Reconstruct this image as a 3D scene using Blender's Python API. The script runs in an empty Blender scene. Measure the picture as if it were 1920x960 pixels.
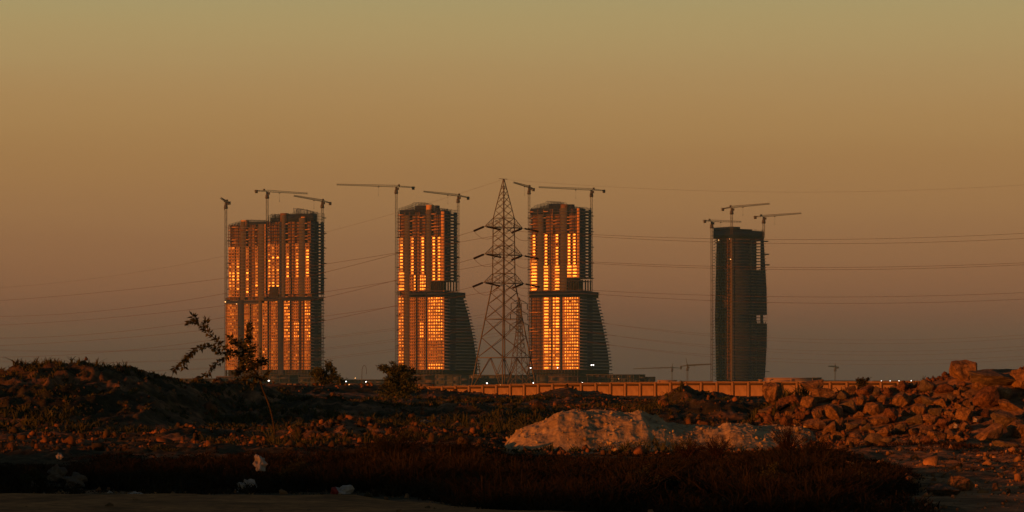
import bpy, bmesh, math, random
import numpy as np
from mathutils import Vector, Matrix, Euler

R = math.radians
scene = bpy.context.scene
col = scene.collection

# ------------------------------------------------------------------ camera, light, exposure
F = 5444.0            # focal length in photo pixels (photo 1920 wide)
HZ = 722.0            # row of the level horizon
CAMZ = 1.7
cam_d = bpy.data.cameras.new('camera')
cam = bpy.data.objects.new('camera', cam_d)
col.objects.link(cam)
scene.camera = cam
cam.location = (0, 0, CAMZ)
cam.rotation_euler = (R(90), 0, 0)
cam_d.sensor_width = 36.0
cam_d.lens = F / 1920.0 * 36.0
cam_d.shift_y = (HZ - 480.0) / 1920.0
cam_d.clip_start = 0.5
cam_d.clip_end = 40000.0

SUN_EL = 4.2
SUN_AZ = 52.0        # degrees to the left of the direction straight behind the camera
to_sun = Vector((-math.sin(R(SUN_AZ)) * math.cos(R(SUN_EL)),
                 -math.cos(R(SUN_AZ)) * math.cos(R(SUN_EL)), math.sin(R(SUN_EL))))
sd = bpy.data.lights.new('sun', 'SUN')
sun = bpy.data.objects.new('sun', sd)
col.objects.link(sun)
sun.rotation_euler = to_sun.to_track_quat('Z', 'Y').to_euler()
sd.energy = 4.4
sd.angle = R(0.6)
sd.color = (1.0, 0.22, 0.018)

world = bpy.data.worlds.new('World')
scene.world = world
world.use_nodes = True
nt = world.node_tree
nt.nodes.clear()
N, L = nt.nodes, nt.links
out = N.new('ShaderNodeOutputWorld')
sky = N.new('ShaderNodeTexSky')
sky.sky_type = 'NISHITA'
sky.sun_disc = False
sky.sun_elevation = R(SUN_EL)
sky.sun_rotation = math.atan2(to_sun.x, to_sun.y)
bg_s = N.new('ShaderNodeBackground')
bg_s.inputs['Strength'].default_value = 0.05
L.new(sky.outputs[0], bg_s.inputs['Color'])
tc = N.new('ShaderNodeTexCoord')
sx = N.new('ShaderNodeSeparateXYZ')
L.new(tc.outputs['Generated'], sx.inputs[0])
ramp = N.new('ShaderNodeValToRGB')
mpn = N.new('ShaderNodeMapping')
mpn.inputs['Scale'].default_value = (1.6, 1.6, 26.0)
L.new(tc.outputs['Generated'], mpn.inputs['Vector'])
hzn = N.new('ShaderNodeTexNoise')
hzn.inputs['Scale'].default_value = 1.5
hzn.inputs['Detail'].default_value = 3.0
L.new(mpn.outputs[0], hzn.inputs['Vector'])
hmr = N.new('ShaderNodeMapRange')          # thin uneven layers of dust
hmr.inputs['To Min'].default_value = -0.0065
hmr.inputs['To Max'].default_value = 0.0065
L.new(hzn.outputs['Fac'], hmr.inputs['Value'])
zad = N.new('ShaderNodeMath')
L.new(sx.outputs['Z'], zad.inputs[0])
L.new(hmr.outputs[0], zad.inputs[1])
L.new(zad.outputs[0], ramp.inputs[0])


def lin(c):
    c = c / 255.0
    return c / 12.92 if c <= 0.04045 else ((c + 0.055) / 1.055) ** 2.4


def L3(r, g, b, k=1.0):
    return (lin(r) * k, lin(g) * k, lin(b) * k, 1.0)


# dusk sky: grey at the horizon, brown, amber, then yellow-grey above and dim slate overhead
stops = [(0.0, L3(90, 65, 58)), (0.0059, L3(94, 67, 58)), (0.0151, L3(108, 73, 60)),
         (0.0297, L3(134, 88, 63)), (0.0554, L3(152, 107, 69)), (0.081, L3(164, 122, 74)),
         (0.1045, L3(171, 137, 88)), (0.13, L3(169, 149, 101)), (0.16, L3(150, 140, 106)),
         (0.24, L3(104, 106, 92)), (0.45, L3(54, 64, 72)), (1.0, L3(30, 42, 58))]
er = ramp.color_ramp
while len(er.elements) < len(stops):
    er.elements.new(0.5)
for e, (p, c) in zip(er.elements, stops):
    e.position = max(0.0, p)
    e.color = c
er.interpolation = 'CARDINAL'
bg_g = N.new('ShaderNodeBackground')
bg_g.inputs['Strength'].default_value = 1.0
L.new(ramp.outputs[0], bg_g.inputs['Color'])
# the physical sky adds a small share of the light
dim = N.new('ShaderNodeVectorMath')
dim.operation = 'SCALE'
dim.inputs['Scale'].default_value = 0.12
L.new(sky.outputs[0], dim.inputs[0])
L.new(dim.outputs[0], bg_s.inputs['Color'])
add = N.new('ShaderNodeAddShader')
L.new(bg_s.outputs[0], add.inputs[0])
L.new(bg_g.outputs[0], add.inputs[1])
L.new(add.outputs[0], out.inputs['Surface'])

scene.view_settings.view_transform = 'Standard'
scene.view_settings.look = 'None'
scene.view_settings.exposure = 0.0
scene.view_settings.gamma = 1.0
scene.cycles.max_bounces = 5
scene.cycles.diffuse_bounces = 2
scene.cycles.glossy_bounces = 2
scene.cycles.volume_bounces = 0

rng = np.random.default_rng(7)
random.seed(11)


# ------------------------------------------------------------------ helpers
def W(px, py, d):
    """a place in the world seen at a row and column of the photo, d metres ahead"""
    return Vector(((px - 960.0) * d / F, d, CAMZ + (HZ - py) * d / F))


def set_props(o, label=None, cat=None, group=None, kind=None):
    if label: o['label'] = label
    if cat: o['category'] = cat
    if group: o['group'] = group
    if kind: o['kind'] = kind
    return o


def empty(name, loc, label, cat, group=None, rz=0.0):
    o = bpy.data.objects.new(name, None)
    o.empty_display_size = 0.2
    col.objects.link(o)
    o.location = loc
    o.rotation_euler = (0, 0, rz)
    return set_props(o, label, cat, group)


def mesh_np(name, v, f, mat=None, smooth=False):
    v = np.asarray(v, dtype=np.float32).reshape(-1, 3)
    f = np.asarray(f, dtype=np.int32)
    k = f.shape[1]
    me = bpy.data.meshes.new(name)
    me.vertices.add(len(v)); me.vertices.foreach_set('co', v.ravel())
    me.loops.add(f.size); me.loops.foreach_set('vertex_index', f.ravel())
    me.polygons.add(len(f))
    me.polygons.foreach_set('loop_start', np.arange(0, f.size, k, dtype=np.int32))
    me.polygons.foreach_set('loop_total', np.full(len(f), k, dtype=np.int32))
    if smooth:
        me.polygons.foreach_set('use_smooth', np.ones(len(f), dtype=bool))
    me.update(calc_edges=True)
    if mat: me.materials.append(mat)
    return me


def link(name, me, parent=None, loc=None, kind=None):
    o = bpy.data.objects.new(name, me)
    col.objects.link(o)
    if parent is not None: o.parent = parent
    if loc is not None: o.location = loc
    if kind: o['kind'] = kind
    return o


BOXF = [(0, 3, 2, 1), (4, 5, 6, 7), (0, 1, 5, 4), (1, 2, 6, 5), (2, 3, 7, 6), (3, 0, 4, 7)]


class MB:
    """collects boxes and bars, then becomes one mesh object"""
    def __init__(s):
        s.v, s.f = [], []

    def box(s, x0, x1, y0, y1, z0, z1):
        b = len(s.v)
        s.v += [(x0, y0, z0), (x1, y0, z0), (x1, y1, z0), (x0, y1, z0),
                (x0, y0, z1), (x1, y0, z1), (x1, y1, z1), (x0, y1, z1)]
        s.f += [tuple(b + i for i in q) for q in BOXF]

    def bar(s, p, q, w, w2=None):
        p, q = Vector(p), Vector(q)
        d = q - p
        if d.length < 1e-6: return
        d.normalize()
        up = Vector((0, 0, 1)) if abs(d.z) < 0.95 else Vector((1, 0, 0))
        a = d.cross(up).normalized(); c = a.cross(d).normalized()
        w2 = w if w2 is None else w2
        b = len(s.v)
        for e, k in ((p, w), (q, w2)):
            for i, j in ((-1, -1), (1, -1), (1, 1), (-1, 1)):
                t = e + a * (i * k / 2) + c * (j * k / 2)
                s.v.append((t.x, t.y, t.z))
        s.f += [tuple(b + i for i in q_) for q_ in BOXF]

    def path(s, pts, w, w2=None):
        n = len(pts) - 1
        w2 = w if w2 is None else w2
        for i in range(n):
            s.bar(pts[i], pts[i + 1], w + (w2 - w) * i / n, w + (w2 - w) * (i + 1) / n)

    def build(s, name, mat, parent=None, loc=None, kind=None):
        return link(name, mesh_np(name, s.v, s.f, mat), parent, loc, kind)


def cyl(mb, x, y, z0, z1, r0, r1, n=10):
    b = len(mb.v)
    for z, r in ((z0, r0), (z1, r1)):
        for i in range(n):
            a = 2 * math.pi * i / n
            mb.v.append((x + r * math.cos(a), y + r * math.sin(a), z))
    for i in range(n):
        j = (i + 1) % n
        mb.f.append((b + i, b + j, b + n + j, b + n + i))


# value noise / fbm on numpy arrays
def _h(ix, iy, seed):
    n = (ix.astype(np.int64) * 374761393 + iy.astype(np.int64) * 668265263 + seed * 982451653) & 0x7fffffff
    n = ((n ^ (n >> 13)) * 1274126177) & 0x7fffffff
    return ((n ^ (n >> 16)) & 0xffff) / 65535.0


def vnoise(x, y, seed=0):
    ix, iy = np.floor(x), np.floor(y)
    fx, fy = x - ix, y - iy
    fx = fx * fx * (3 - 2 * fx); fy = fy * fy * (3 - 2 * fy)
    a, b = _h(ix, iy, seed), _h(ix + 1, iy, seed)
    c, d = _h(ix, iy + 1, seed), _h(ix + 1, iy + 1, seed)
    return (a * (1 - fx) + b * fx) * (1 - fy) + (c * (1 - fx) + d * fx) * fy


def fbm(x, y, seed=0, octs=4):
    s = 0; a = 0.5
    for i in range(octs):
        s = s + a * (vnoise(x, y, seed + i * 17) - 0.5) * 2
        x = x * 2.03 + 13.1; y = y * 2.03 + 7.7; a *= 0.5
    return s


def billow(x, y, seed=0, octs=4):
    s = 0; a = 0.5
    for i in range(octs):
        s = s + a * (1 - np.abs(vnoise(x, y, seed + i * 31) - 0.5) * 4)
        x = x * 2.1 + 3.1; y = y * 2.1 + 9.7; a *= 0.5
    return s


# ------------------------------------------------------------------ materials
def mat(name, base, rough=0.9, spec=0.3, var=None, scale=1.0, bump=0.0, bscale=8.0, metal=0.0,
        detail=6.0, coord='Object', sub=None):
    m = bpy.data.materials.new(name)
    m.use_nodes = True
    t = m.node_tree
    b = t.nodes['Principled BSDF']
    b.inputs['Base Color'].default_value = (*base, 1)
    b.inputs['Roughness'].default_value = rough
    b.inputs['Metallic'].default_value = metal
    b.inputs['Specular IOR Level'].default_value = spec
    tcn = t.nodes.new('ShaderNodeTexCoord')
    src = tcn.outputs[coord]
    if coord == 'World':
        pass
    if var:
        nz = t.nodes.new('ShaderNodeTexNoise')
        nz.inputs['Scale'].default_value = scale
        nz.inputs['Detail'].default_value = detail
        nz.inputs['Roughness'].default_value = 0.62
        t.links.new(src, nz.inputs['Vector'])
        rp = t.nodes.new('ShaderNodeValToRGB')
        el = rp.color_ramp.elements
        while len(el) < len(var): el.new(0.5)
        for i, (p, c) in enumerate(var):
            el[i].position = p; el[i].color = (*c, 1)
        t.links.new(nz.outputs['Fac'], rp.inputs[0])
        last = rp.outputs[0]
        if sub:      # a finer second grain multiplied in
            n2 = t.nodes.new('ShaderNodeTexNoise')
            n2.inputs['Scale'].default_value = sub[0]; n2.inputs['Detail'].default_value = 4
            t.links.new(src, n2.inputs['Vector'])
            mr = t.nodes.new('ShaderNodeMapRange')
            mr.inputs['From Min'].default_value = 0.3; mr.inputs['From Max'].default_value = 0.7
            mr.inputs['To Min'].default_value = sub[1]; mr.inputs['To Max'].default_value = sub[2]
            t.links.new(n2.outputs['Fac'], mr.inputs['Value'])
            vm = t.nodes.new('ShaderNodeVectorMath'); vm.operation = 'SCALE'
            t.links.new(last, vm.inputs[0]); t.links.new(mr.outputs[0], vm.inputs['Scale'])
            last = vm.outputs[0]
        t.links.new(last, b.inputs['Base Color'])
    if bump:
        n3 = t.nodes.new('ShaderNodeTexNoise')
        n3.inputs['Scale'].default_value = bscale; n3.inputs['Detail'].default_value = 8
        n3.inputs['Roughness'].default_value = 0.65
        t.links.new(src, n3.inputs['Vector'])
        bp = t.nodes.new('ShaderNodeBump')
        bp.inputs['Strength'].default_value = 1.0
        bp.inputs['Distance'].default_value = bump
        t.links.new(n3.outputs['Fac'], bp.inputs['Height'])
        t.links.new(bp.outputs[0], b.inputs['Normal'])
    return m


M = {}
M['soil'] = mat('soil', (.1, .07, .04), 1.0, 0.1,
                [(0.36, (.022, .024, .011)), (0.50, (.055, .045, .022)), (0.60, (.17, .10, .05)), (0.74, (.30, .17, .085))],
                0.22, 0.05, 5.0, sub=(2.5, .45, 1.35))
M['dirt'] = mat('warm_dirt', (.2, .12, .06), 1.0, 0.1,
                [(0.32, (.06, .045, .022)), (0.48, (.17, .105, .05)), (0.60, (.30, .17, .075)), (0.74, (.42, .25, .12))],
                0.6, 0.07, 4.0, sub=(4, .5, 1.3))
M['track'] = mat('track_dirt', (.12, .09, .06), 1.0, 0.1, [(0.35, (.15, .07, .022)), (0.65, (.36, .17, .055))], 0.7, 0.02, 9.0, sub=(5, .6, 1.3))
M['sand'] = mat('pale_sand', (.4, .33, .25), 1.0, 0.1, [(0.3, (.20, .15, .08)), (0.48, (.35, .27, .14)), (0.7, (.44, .35, .19))], 1.1, 0.04, 6.0, sub=(7, .7, 1.2))
M['rock_a'] = mat('ochre_rock', (.3, .2, .12), 0.95, 0.2, [(0.32, (.07, .048, .026)), (0.5, (.22, .13, .058)), (0.68, (.32, .20, .09))], 1.5, 0.09, 4.0, sub=(7, .55, 1.2))
M['rock_b'] = mat('red_brown_rock', (.2, .1, .06), 0.95, 0.2, [(0.32, (.05, .03, .02)), (0.5, (.14, .07, .035)), (0.7, (.23, .115, .055))], 1.9, 0.09, 4.0, sub=(7, .55, 1.2))
M['rock_c'] = mat('dull_olive_rock', (.12, .1, .07), 0.95, 0.2, [(0.3, (.06, .05, .035)), (0.6, (.14, .11, .07)), (0.8, (.2, .15, .1))], 2.0, 0.05, 5.0, sub=(9, .7, 1.15))
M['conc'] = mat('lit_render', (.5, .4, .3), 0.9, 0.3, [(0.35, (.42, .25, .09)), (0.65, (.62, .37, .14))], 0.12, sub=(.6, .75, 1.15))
M['slab'] = mat('slab_edge', (.4, .38, .36), 0.9, 0.3, [(0.35, (.30, .29, .28)), (0.65, (.42, .40, .38))], 0.2)
M['pier'] = mat('bare_shutter_concrete', (.15, .12, .09), 0.95, 0.2, [(0.35, (.065, .062, .058)), (0.65, (.105, .098, .09))], 0.1, sub=(.5, .8, 1.15))
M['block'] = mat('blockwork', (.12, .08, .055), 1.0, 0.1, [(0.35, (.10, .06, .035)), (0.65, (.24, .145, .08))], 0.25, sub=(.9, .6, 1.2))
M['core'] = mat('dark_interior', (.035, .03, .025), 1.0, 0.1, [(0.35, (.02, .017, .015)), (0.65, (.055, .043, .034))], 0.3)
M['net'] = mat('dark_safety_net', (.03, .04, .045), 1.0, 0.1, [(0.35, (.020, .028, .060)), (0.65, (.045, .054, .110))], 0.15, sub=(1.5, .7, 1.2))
M['glass'] = mat('window_glass', (.012, .010, .009), 0.26, 0.85)
M['shade_glass'] = mat('dull_glass', (.02, .022, .025), 0.3, 0.5)
M['steel'] = mat('crane_steel', (.055, .05, .035), 0.7, 0.4)
M['crane_dark'] = mat('crane_dark_steel', (.05, .045, .04), 0.7, 0.4)
M['galv'] = mat('galvanised_lattice', (.12, .12, .105), 0.75, 0.2)
M['insul'] = mat('insulator_dark', (.014, .010, .009), 0.9, 0.05)
M['wire'] = mat('conductor', (.10, .075, .055), 0.9, 0.1)
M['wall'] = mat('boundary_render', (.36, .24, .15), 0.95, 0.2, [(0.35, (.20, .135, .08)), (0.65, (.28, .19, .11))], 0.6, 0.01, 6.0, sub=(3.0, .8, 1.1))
M['wall_d'] = mat('boundary_frame', (.2, .13, .08), 0.95, 0.2, [(0.35, (.04, .028, .018)), (0.65, (.075, .05, .03))], 0.6, sub=(3.0, .7, 1.1))
M['podium'] = mat('podium_concrete', (.10, .11, .11), 0.95, 0.2, [(0.35, (.045, .052, .055)), (0.65, (.09, .095, .095))], 0.08, sub=(.4, .7, 1.2))
M['podium_b'] = mat('podium_brown', (.2, .14, .1), 0.95, 0.2, [(0.35, (.075, .06, .05)), (0.65, (.13, .10, .08))], 0.08, sub=(.4, .7, 1.2))
M['shed'] = mat('shed_cladding', (.33, .24, .2), 0.8, 0.3, [(0.35, (.26, .19, .155)), (0.65, (.34, .25, .2))], 0.05)
M['clod'] = mat('clod_earth', (.12, .07, .035), 1.0, 0.1,
                [(0.34, (.02, .02, .010)), (0.48, (.06, .042, .02)), (0.58, (.17, .08, .035)), (0.72, (.27, .13, .055))], 0.35, 0.04, 5.0, sub=(3.5, .45, 1.3))
M['leaf'] = mat('leaf', (.035, .05, .018), 0.8, 0.15, [(0.35, (.022, .028, .010)), (0.65, (.055, .058, .02))], 1.3)
M['leaf_l'] = mat('leaf_light', (.07, .09, .03), 0.8, 0.15, [(0.35, (.03, .042, .014)), (0.65, (.085, .095, .033))], 1.1)
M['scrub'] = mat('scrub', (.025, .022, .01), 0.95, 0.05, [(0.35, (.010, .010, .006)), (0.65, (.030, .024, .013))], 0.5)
M['dry'] = mat('dry_twig', (.10, .06, .03), 0.95, 0.05, [(0.35, (.015, .010, .006)), (0.65, (.05, .028, .014))], 1.0)
M['bark'] = mat('bark', (.09, .06, .03), 0.95, 0.1, [(0.35, (.025, .022, .012)), (0.65, (.055, .042, .022))], 4.0)
M['bag'] = mat('white_plastic', (.5, .47, .42), 0.6, 0.3, [(0.3, (.10, .09, .07)), (0.55, (.30, .28, .25)), (0.75, (.46, .44, .41))], 4.0, 0.01, 14)
M['bagd'] = mat('dirty_sack', (.2, .18, .14), 0.9, 0.2, [(0.3, (.04, .036, .028)), (0.7, (.11, .10, .08))], 3.0, 0.02, 12)
M['red'] = mat('red_cloth', (.3, .03, .02), 0.8, 0.2, [(0.3, (.12, .015, .01)), (0.7, (.34, .04, .025))], 6.0)
M['blue'] = mat('blue_sheet', (.02, .05, .12), 0.7, 0.2, [(0.3, (.01, .03, .07)), (0.7, (.03, .07, .15))], 3.0)
M['hill'] = mat('far_tree_belt', (.03, .035, .025), 1.0, 0.0, [(0.3, (.018, .022, .015)), (0.7, (.04, .042, .03))], .05)


def emit(name, c, s):
    m = bpy.data.materials.new(name); m.use_nodes = True
    b = m.node_tree.nodes['Principled BSDF']
    b.inputs['Base Color'].default_value = (*c, 1)
    b.inputs['Emission Color'].default_value = (*c, 1)
    b.inputs['Emission Strength'].default_value = s
    return m


M['lamp'] = emit('lamp_white', (1, .97, .9), 6.0)
M['lamp_o'] = emit('lamp_amber', (1, .5, .15), 4.0)


# ------------------------------------------------------------------ terrain
def zrow(py, d):
    return CAMZ - (py - HZ) * d / F


# ridge: distance, front depth, back depth, crest profile [(column, row)]
RIDGES = [
    (116, 11, 30, [(-900, 735), (-500, 728), (-200, 722), (-60, 718), (0, 712), (50, 701), (100, 697), (140, 699), (190, 696),
                   (222, 704), (250, 716), (285, 728), (318, 742), (350, 762), (400, 795)]),
    (142, 10, 20, [(240, 770), (300, 748), (340, 732), (375, 725), (440, 727), (480, 738), (530, 752), (600, 766)]),
    (250, 20, 50, [(380, 745), (450, 728), (520, 724), (600, 727), (660, 724), (720, 725), (790, 733), (850, 737), (930, 744), (1000, 752)]),
    (300, 22, 20, [(940, 760), (1000, 741), (1040, 730), (1062, 727), (1085, 734), (1120, 735), (1150, 746), (1190, 760)]),
    (170, 8, 14, [(1130, 790), (1190, 775), (1235, 762), (1258, 748), (1276, 736), (1290, 739), (1302, 748), (1330, 748), (1362, 752),
                   (1400, 756), (1440, 752), (1490, 764), (1560, 790)]),
    (200, 10, 24, [(540, 775), (640, 757), (760, 750), (860, 752), (960, 755), (1080, 748), (1200, 756), (1300, 770), (1400, 780)]),
    (128, 9, 14, [(380, 785), (480, 768), (600, 760), (720, 768), (800, 772), (880, 766), (980, 780), (1060, 788)]),
    (118, 4.5, 12, [(1180, 790), (1260, 775), (1330, 766), (1390, 768), (1450, 770), (1500, 780)]),
    (86, 3, 9, [(430, 850), (520, 836), (560, 820), (610, 808), (660, 805), (705, 809), (740, 816), (800, 822), (880, 820), (930, 831), (980, 850)]),
    (86, 3, 9, [(-400, 845), (-100, 834), (0, 840), (60, 832), (130, 836), (200, 828), (300, 820), (345, 814), (400, 816), (450, 827), (520, 847)]),
    (80.5, 4.8, 12, [(1400, 822), (1440, 785), (1480, 756), (1540, 748), (1600, 742), (1660, 740), (1720, 730), (1780, 712), (1850, 700),
                     (1950, 696), (2150, 700), (2400, 730), (2700, 790)]),
]


def height(x, y):
    """ground height in metres at world x, y (arrays)"""
    yy = np.maximum(y, 5.0)
    px = 960 + x * F / yy
    h = np.zeros_like(x)
    # wandering warps so that the mounds are not straight walls
    wob = fbm(x * 0.10, y * 0.035, 91, 3)
    for i, (d, sf, sb, prof) in enumerate(RIDGES):
        xs = np.array([p[0] for p in prof], float)
        zs = np.array([max(0.0, zrow(p[1], d)) for p in prof])
        xw = (xs - 960) * d / F                      # crest profile as real metres across
        z = np.interp(x, xw, zs, left=0, right=0)
        t = y - d - wob * sf * 0.5
        s = np.where(t < 0, sf, sb)
        g = z * np.exp(-np.abs(t / s) ** 2.2)
        h = np.maximum(h, g) + 0.12 * np.minimum(h, g)
    near = np.clip((y - 46) / 22.0, 0, 1)
    far = np.clip((400 - y) / 120.0, 0, 1)
    amp = near * far
    calm = np.clip((px - 900) / 60, 0, 1) * np.clip((1620 - px) / 60, 0, 1) * np.clip((79 - y) / 4, 0, 1)
    amp = amp * (1 - .8 * calm)
    rough_lo = np.clip(1 - (px - 1400) / 200.0, 0.35, 1) if True else 1
    b = billow(x * 0.55, y * 0.30, 5, 5)
    r = fbm(x * 0.16, y * 0.09, 21, 3)
    fine = billow(x * 2.1, y * 1.3, 45, 3)
    b2 = billow(x * 1.15 + 2, y * 0.75, 15, 4)
    dist = np.clip((330 - y) / 150, 0.5, 1)
    lump = (0.14 + 0.16 * np.clip((y - 100) / 60, 0, 1)) * b + 0.15 * r + 0.15 * b2 + 0.06 * fine * np.clip((220 - y) / 100, 0.2, 1)
    hi = np.clip(h / 1.2, 0, 1)
    h = h - 0.10 * np.clip((y - 120) / 60, 0, 1) * np.clip(h * 4, 0, 1)
    h = h + amp * rough_lo * lump * dist + near * dist * hi * far * (px < 1400) * (0.20 * b2 + 0.30 * (billow(x * .42, y * .3, 72, 3)) - 0.08)
    rs = np.clip((px - 1480) / 120, 0, 1) * np.clip((y - 44) / 6, 0, 1) * np.clip((80 - y) / 8, 0, 1)
    h = h + rs * (0.10 * fbm(x * .5, y * .3, 301, 3) + 0.075 * billow(x * 1.6, y * .9, 311, 4) + .05)
    h = h + (1 - near) * 0.02 * fbm(x * 1.4, y * 1.4, 3, 4)
    # low spoil all over the waste ground
    h = h + amp * 0.30 * np.clip(fbm(x * 0.07 + 4, y * 0.03, 63, 3) + 0.15, 0, 1)
    cap = np.where(y > 330, CAMZ - 23.0 * y / F + 0.25, 9.0)
    h = np.where(y > 330, np.minimum(h, np.maximum(cap, 0.0)), h)
    return h


def grid_mesh(X, Y, Z):
    r, c = X.shape
    v = np.stack([X, Y, Z], -1).reshape(-1, 3)
    i = np.arange(r * c).reshape(r, c)
    f = np.stack([i[:-1, :-1], i[:-1, 1:], i[1:, 1:], i[1:, :-1]], -1).reshape(-1, 4)
    return v, f


# ground: fine where the photo looks, one sheet to the horizon
ys = np.concatenate([np.linspace(-400, 30, 18)[:-1], 30 * (420 / 30.0) ** np.linspace(0, 1, 1000),
                     420 * (14000 / 420.0) ** np.linspace(0.03, 1, 40)])
us = np.concatenate([-np.linspace(1, 0, 26)[:-1] ** 1.6 * 3.0 - 0.30, np.linspace(-0.30, 0.30, 680), np.linspace(0, 1, 26)[1:] ** 1.6 * 3.0 + 0.30])
UU, YY = np.meshgrid(us, ys)
wid = np.where(YY > 60, YY, 60 + (60 - np.minimum(YY, 60)) * 0.6)
XX = UU * wid
ZZ = height(XX, YY)
ZZ = np.where((YY < 30), 0.0, ZZ)
v, f = grid_mesh(XX, YY, ZZ)
ground = link('ground', mesh_np('ground', v, f, M['soil'], True))
ground.data.materials.append(M['dirt'])
q_ = np.asarray(v)[f[:, 0]]
pxq = 960 + q_[:, 0] * F / np.maximum(q_[:, 1], 5)
edge_ = 1490 + 60 * fbm(q_[:, 0] * .5, q_[:, 1] * .25, 501, 3) + np.clip(60 - q_[:, 1], 0, 30) * 14
mi = ((pxq > edge_) & (q_[:, 1] > 36) & (q_[:, 1] < 90)).astype(np.int32)
ground.data.polygons.foreach_set('material_index', mi)
set_props(ground, 'brown rough waste ground running to the horizon', kind='structure')

# dirt track along the bottom edge
tx = np.linspace(-40, 40, 260); ty = np.linspace(28, 44.6, 40)
TX, TY = np.meshgrid(tx, ty)
edge = 43.7 + 1.1 * fbm(tx * 0.45, tx * 0, 8, 3) - 1.7 * np.clip(tx + 2.4, 0, 40)
TY = 28 + (TY - 28) / (44.6 - 28) * (np.maximum(edge, 29.5)[None, :] - 28)
TZ = height(TX, TY) * 0 + 0.03 + 0.05 * fbm(TX * 0.8, TY * 0.5, 14, 4) + 0.02 * billow(TX * 3, TY * 1.6, 34, 3) + 0.03 * np.exp(-((TY - 43.2) / 0.8) ** 2)
v, f = grid_mesh(TX, TY, TZ)
set_props(link('dirt_track', mesh_np('dirt_track', v, f, M['track'], True)), 'bare dirt track edge', kind='structure')

# unseen bank added behind the viewer, its crest shaped to shade the foreground
bx = np.linspace(-1, 1, 160); by = np.linspace(-1, 1, 24)
BX, BY = np.meshgrid(bx, by)
tang = Vector((math.cos(R(SUN_AZ)), -math.sin(R(SUN_AZ)), 0))
cx, cy = to_sun.x * 42, to_sun.y * 42
wx = cx + BX * 150 * tang.x + BY * 16 * to_sun.x
wy = cy + BX * 150 * tang.y + BY * 16 * to_sun.y
crest = 5.85 + 0.5 * fbm(BX * 14, BX * 0, 77, 4) - 0.25 / (1 + np.exp(-(BX * 150 + 34.5) / 0.9))
wz = crest * np.exp(-(BY * 1.7) ** 2) + 0.35 * billow(wx * .3, wy * .3, 55, 4) * np.exp(-(BY * 1.2) ** 2) - 0.35
v, f = grid_mesh(wx, wy, wz)
set_props(link('earth_bank', mesh_np('earth_bank', v, f, M['soil'], True)), 'unseen earth bank added behind the viewer to shade the foreground', kind='structure')


# ------------------------------------------------------------------ pale sand heap
prof = [(925, 848), (940, 832), (962, 812), (985, 796), (1020, 783), (1045, 769), (1075, 764), (1110, 766), (1150, 768),
        (1185, 768), (1200, 764), (1215, 772), (1235, 776), (1255, 789), (1300, 795), (1350, 797), (1362, 790),
        (1400, 790), (1420, 797), (1500, 797), (1535, 808), (1580, 822), (1620, 840)]
dh = 76.5
hx = np.linspace((915 - 960) * dh / F, (1625 - 960) * dh / F, 420); hy = np.linspace(dh - 6.0, dh + 7, 190)
HX, HY = np.meshgrid(hx, hy)
pz = np.interp(hx, [(p[0] - 960) * dh / F for p in prof], [max(0, zrow(p[1], dh)) for p in prof])
t = (HY - dh - 0.8 * fbm(HX * .5, HX * 0, 4, 2))
s = np.where(t < 0, 2.5, 4.0)
HZm = pz[None, :] * np.exp(-np.abs(t / s) ** 2.4)
HZm = HZm + np.clip(HZm, 0, .5) * (0.17 * billow(HX * 1.3, HY * 1.0, 9, 5) + 0.05 * billow(HX * 4.2, HY * 3.2, 19, 3) + 0.05 * fbm(HX * 9, HY * 7, 23, 3) + 0.035 * fbm(HX * 22, HY * 18, 24, 2)) \
    + np.clip(HZm, 0, .4) * 0.30 * fbm(HX * .8, HY * .7, 29, 3)
HZm = HZm - 0.12
gz = height(HX, HY)
HZm = np.where(HZm > 0.0, np.maximum(HZm, gz * 0 + HZm), HZm)
v, f = grid_mesh(HX, HY, HZm)
heap = link('sand_heap', mesh_np('sand_heap', v, f, M['sand'], True))
set_props(heap, 'long pale heap of sand dumped in the middle of the waste ground', 'sand heap')


def heap_z(x, y):
    i = np.clip(np.searchsorted(hx, x), 1, len(hx) - 1); j = np.clip(np.searchsorted(hy, y), 1, len(hy) - 1)
    return float(HZm[j, i])


# ------------------------------------------------------------------ rocks
def rock_mesh(name, seed, flat=1.0, longx=1.0, n=15, m='rock_a', sub=2, rough=.05):
    rr = random.Random(seed)
    bm = bmesh.new()
    for _ in range(n):
        a = Vector((rr.gauss(0, 1), rr.gauss(0, 1), rr.gauss(0, 1))).normalized()
        k = rr.uniform(0.8, 1.08)
        # pull toward a box so that the faces are broad and broken
        p = Vector((max(-.78, min(.78, a.x * k)), max(-.78, min(.78, a.y * k)), max(-.74, min(.74, a.z * k))))
        bm.verts.new((p.x * longx, p.y, p.z * flat))
    res = bmesh.ops.convex_hull(bm, input=bm.verts)
    bmesh.ops.delete(bm, geom=[g for g in res['geom_interior'] if isinstance(g, bmesh.types.BMVert)], context='VERTS')
    bmesh.ops.bevel(bm, geom=bm.edges[:], offset=0.06, segments=1, affect='EDGES', clamp_overlap=True)
    bmesh.ops.triangulate(bm, faces=bm.faces[:])
    if sub:
        bmesh.ops.subdivide_edges(bm, edges=bm.edges[:], cuts=sub, use_grid_fill=True)
    bm.normal_update()
    for vv in bm.verts:
        c = vv.co
        q = (math.sin(c.x * 4.1 + seed) + math.sin(c.y * 5.3 + seed * 2) + math.sin(c.z * 4.7 + seed * 3)
             + .6 * math.sin(c.x * 11 + c.y * 9 + seed) + .5 * math.sin(c.z * 13 - c.y * 12))
        vv.co = c + vv.normal * (q * rough * .5 + rr.uniform(-.5, .5) * rough * .7)
    me = bpy.data.meshes.new(name); bm.to_mesh(me); bm.free()
    me.materials.append(M[m])
    me.polygons.foreach_set('use_smooth', np.zeros(len(me.polygons), dtype=bool))
    return me


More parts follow.
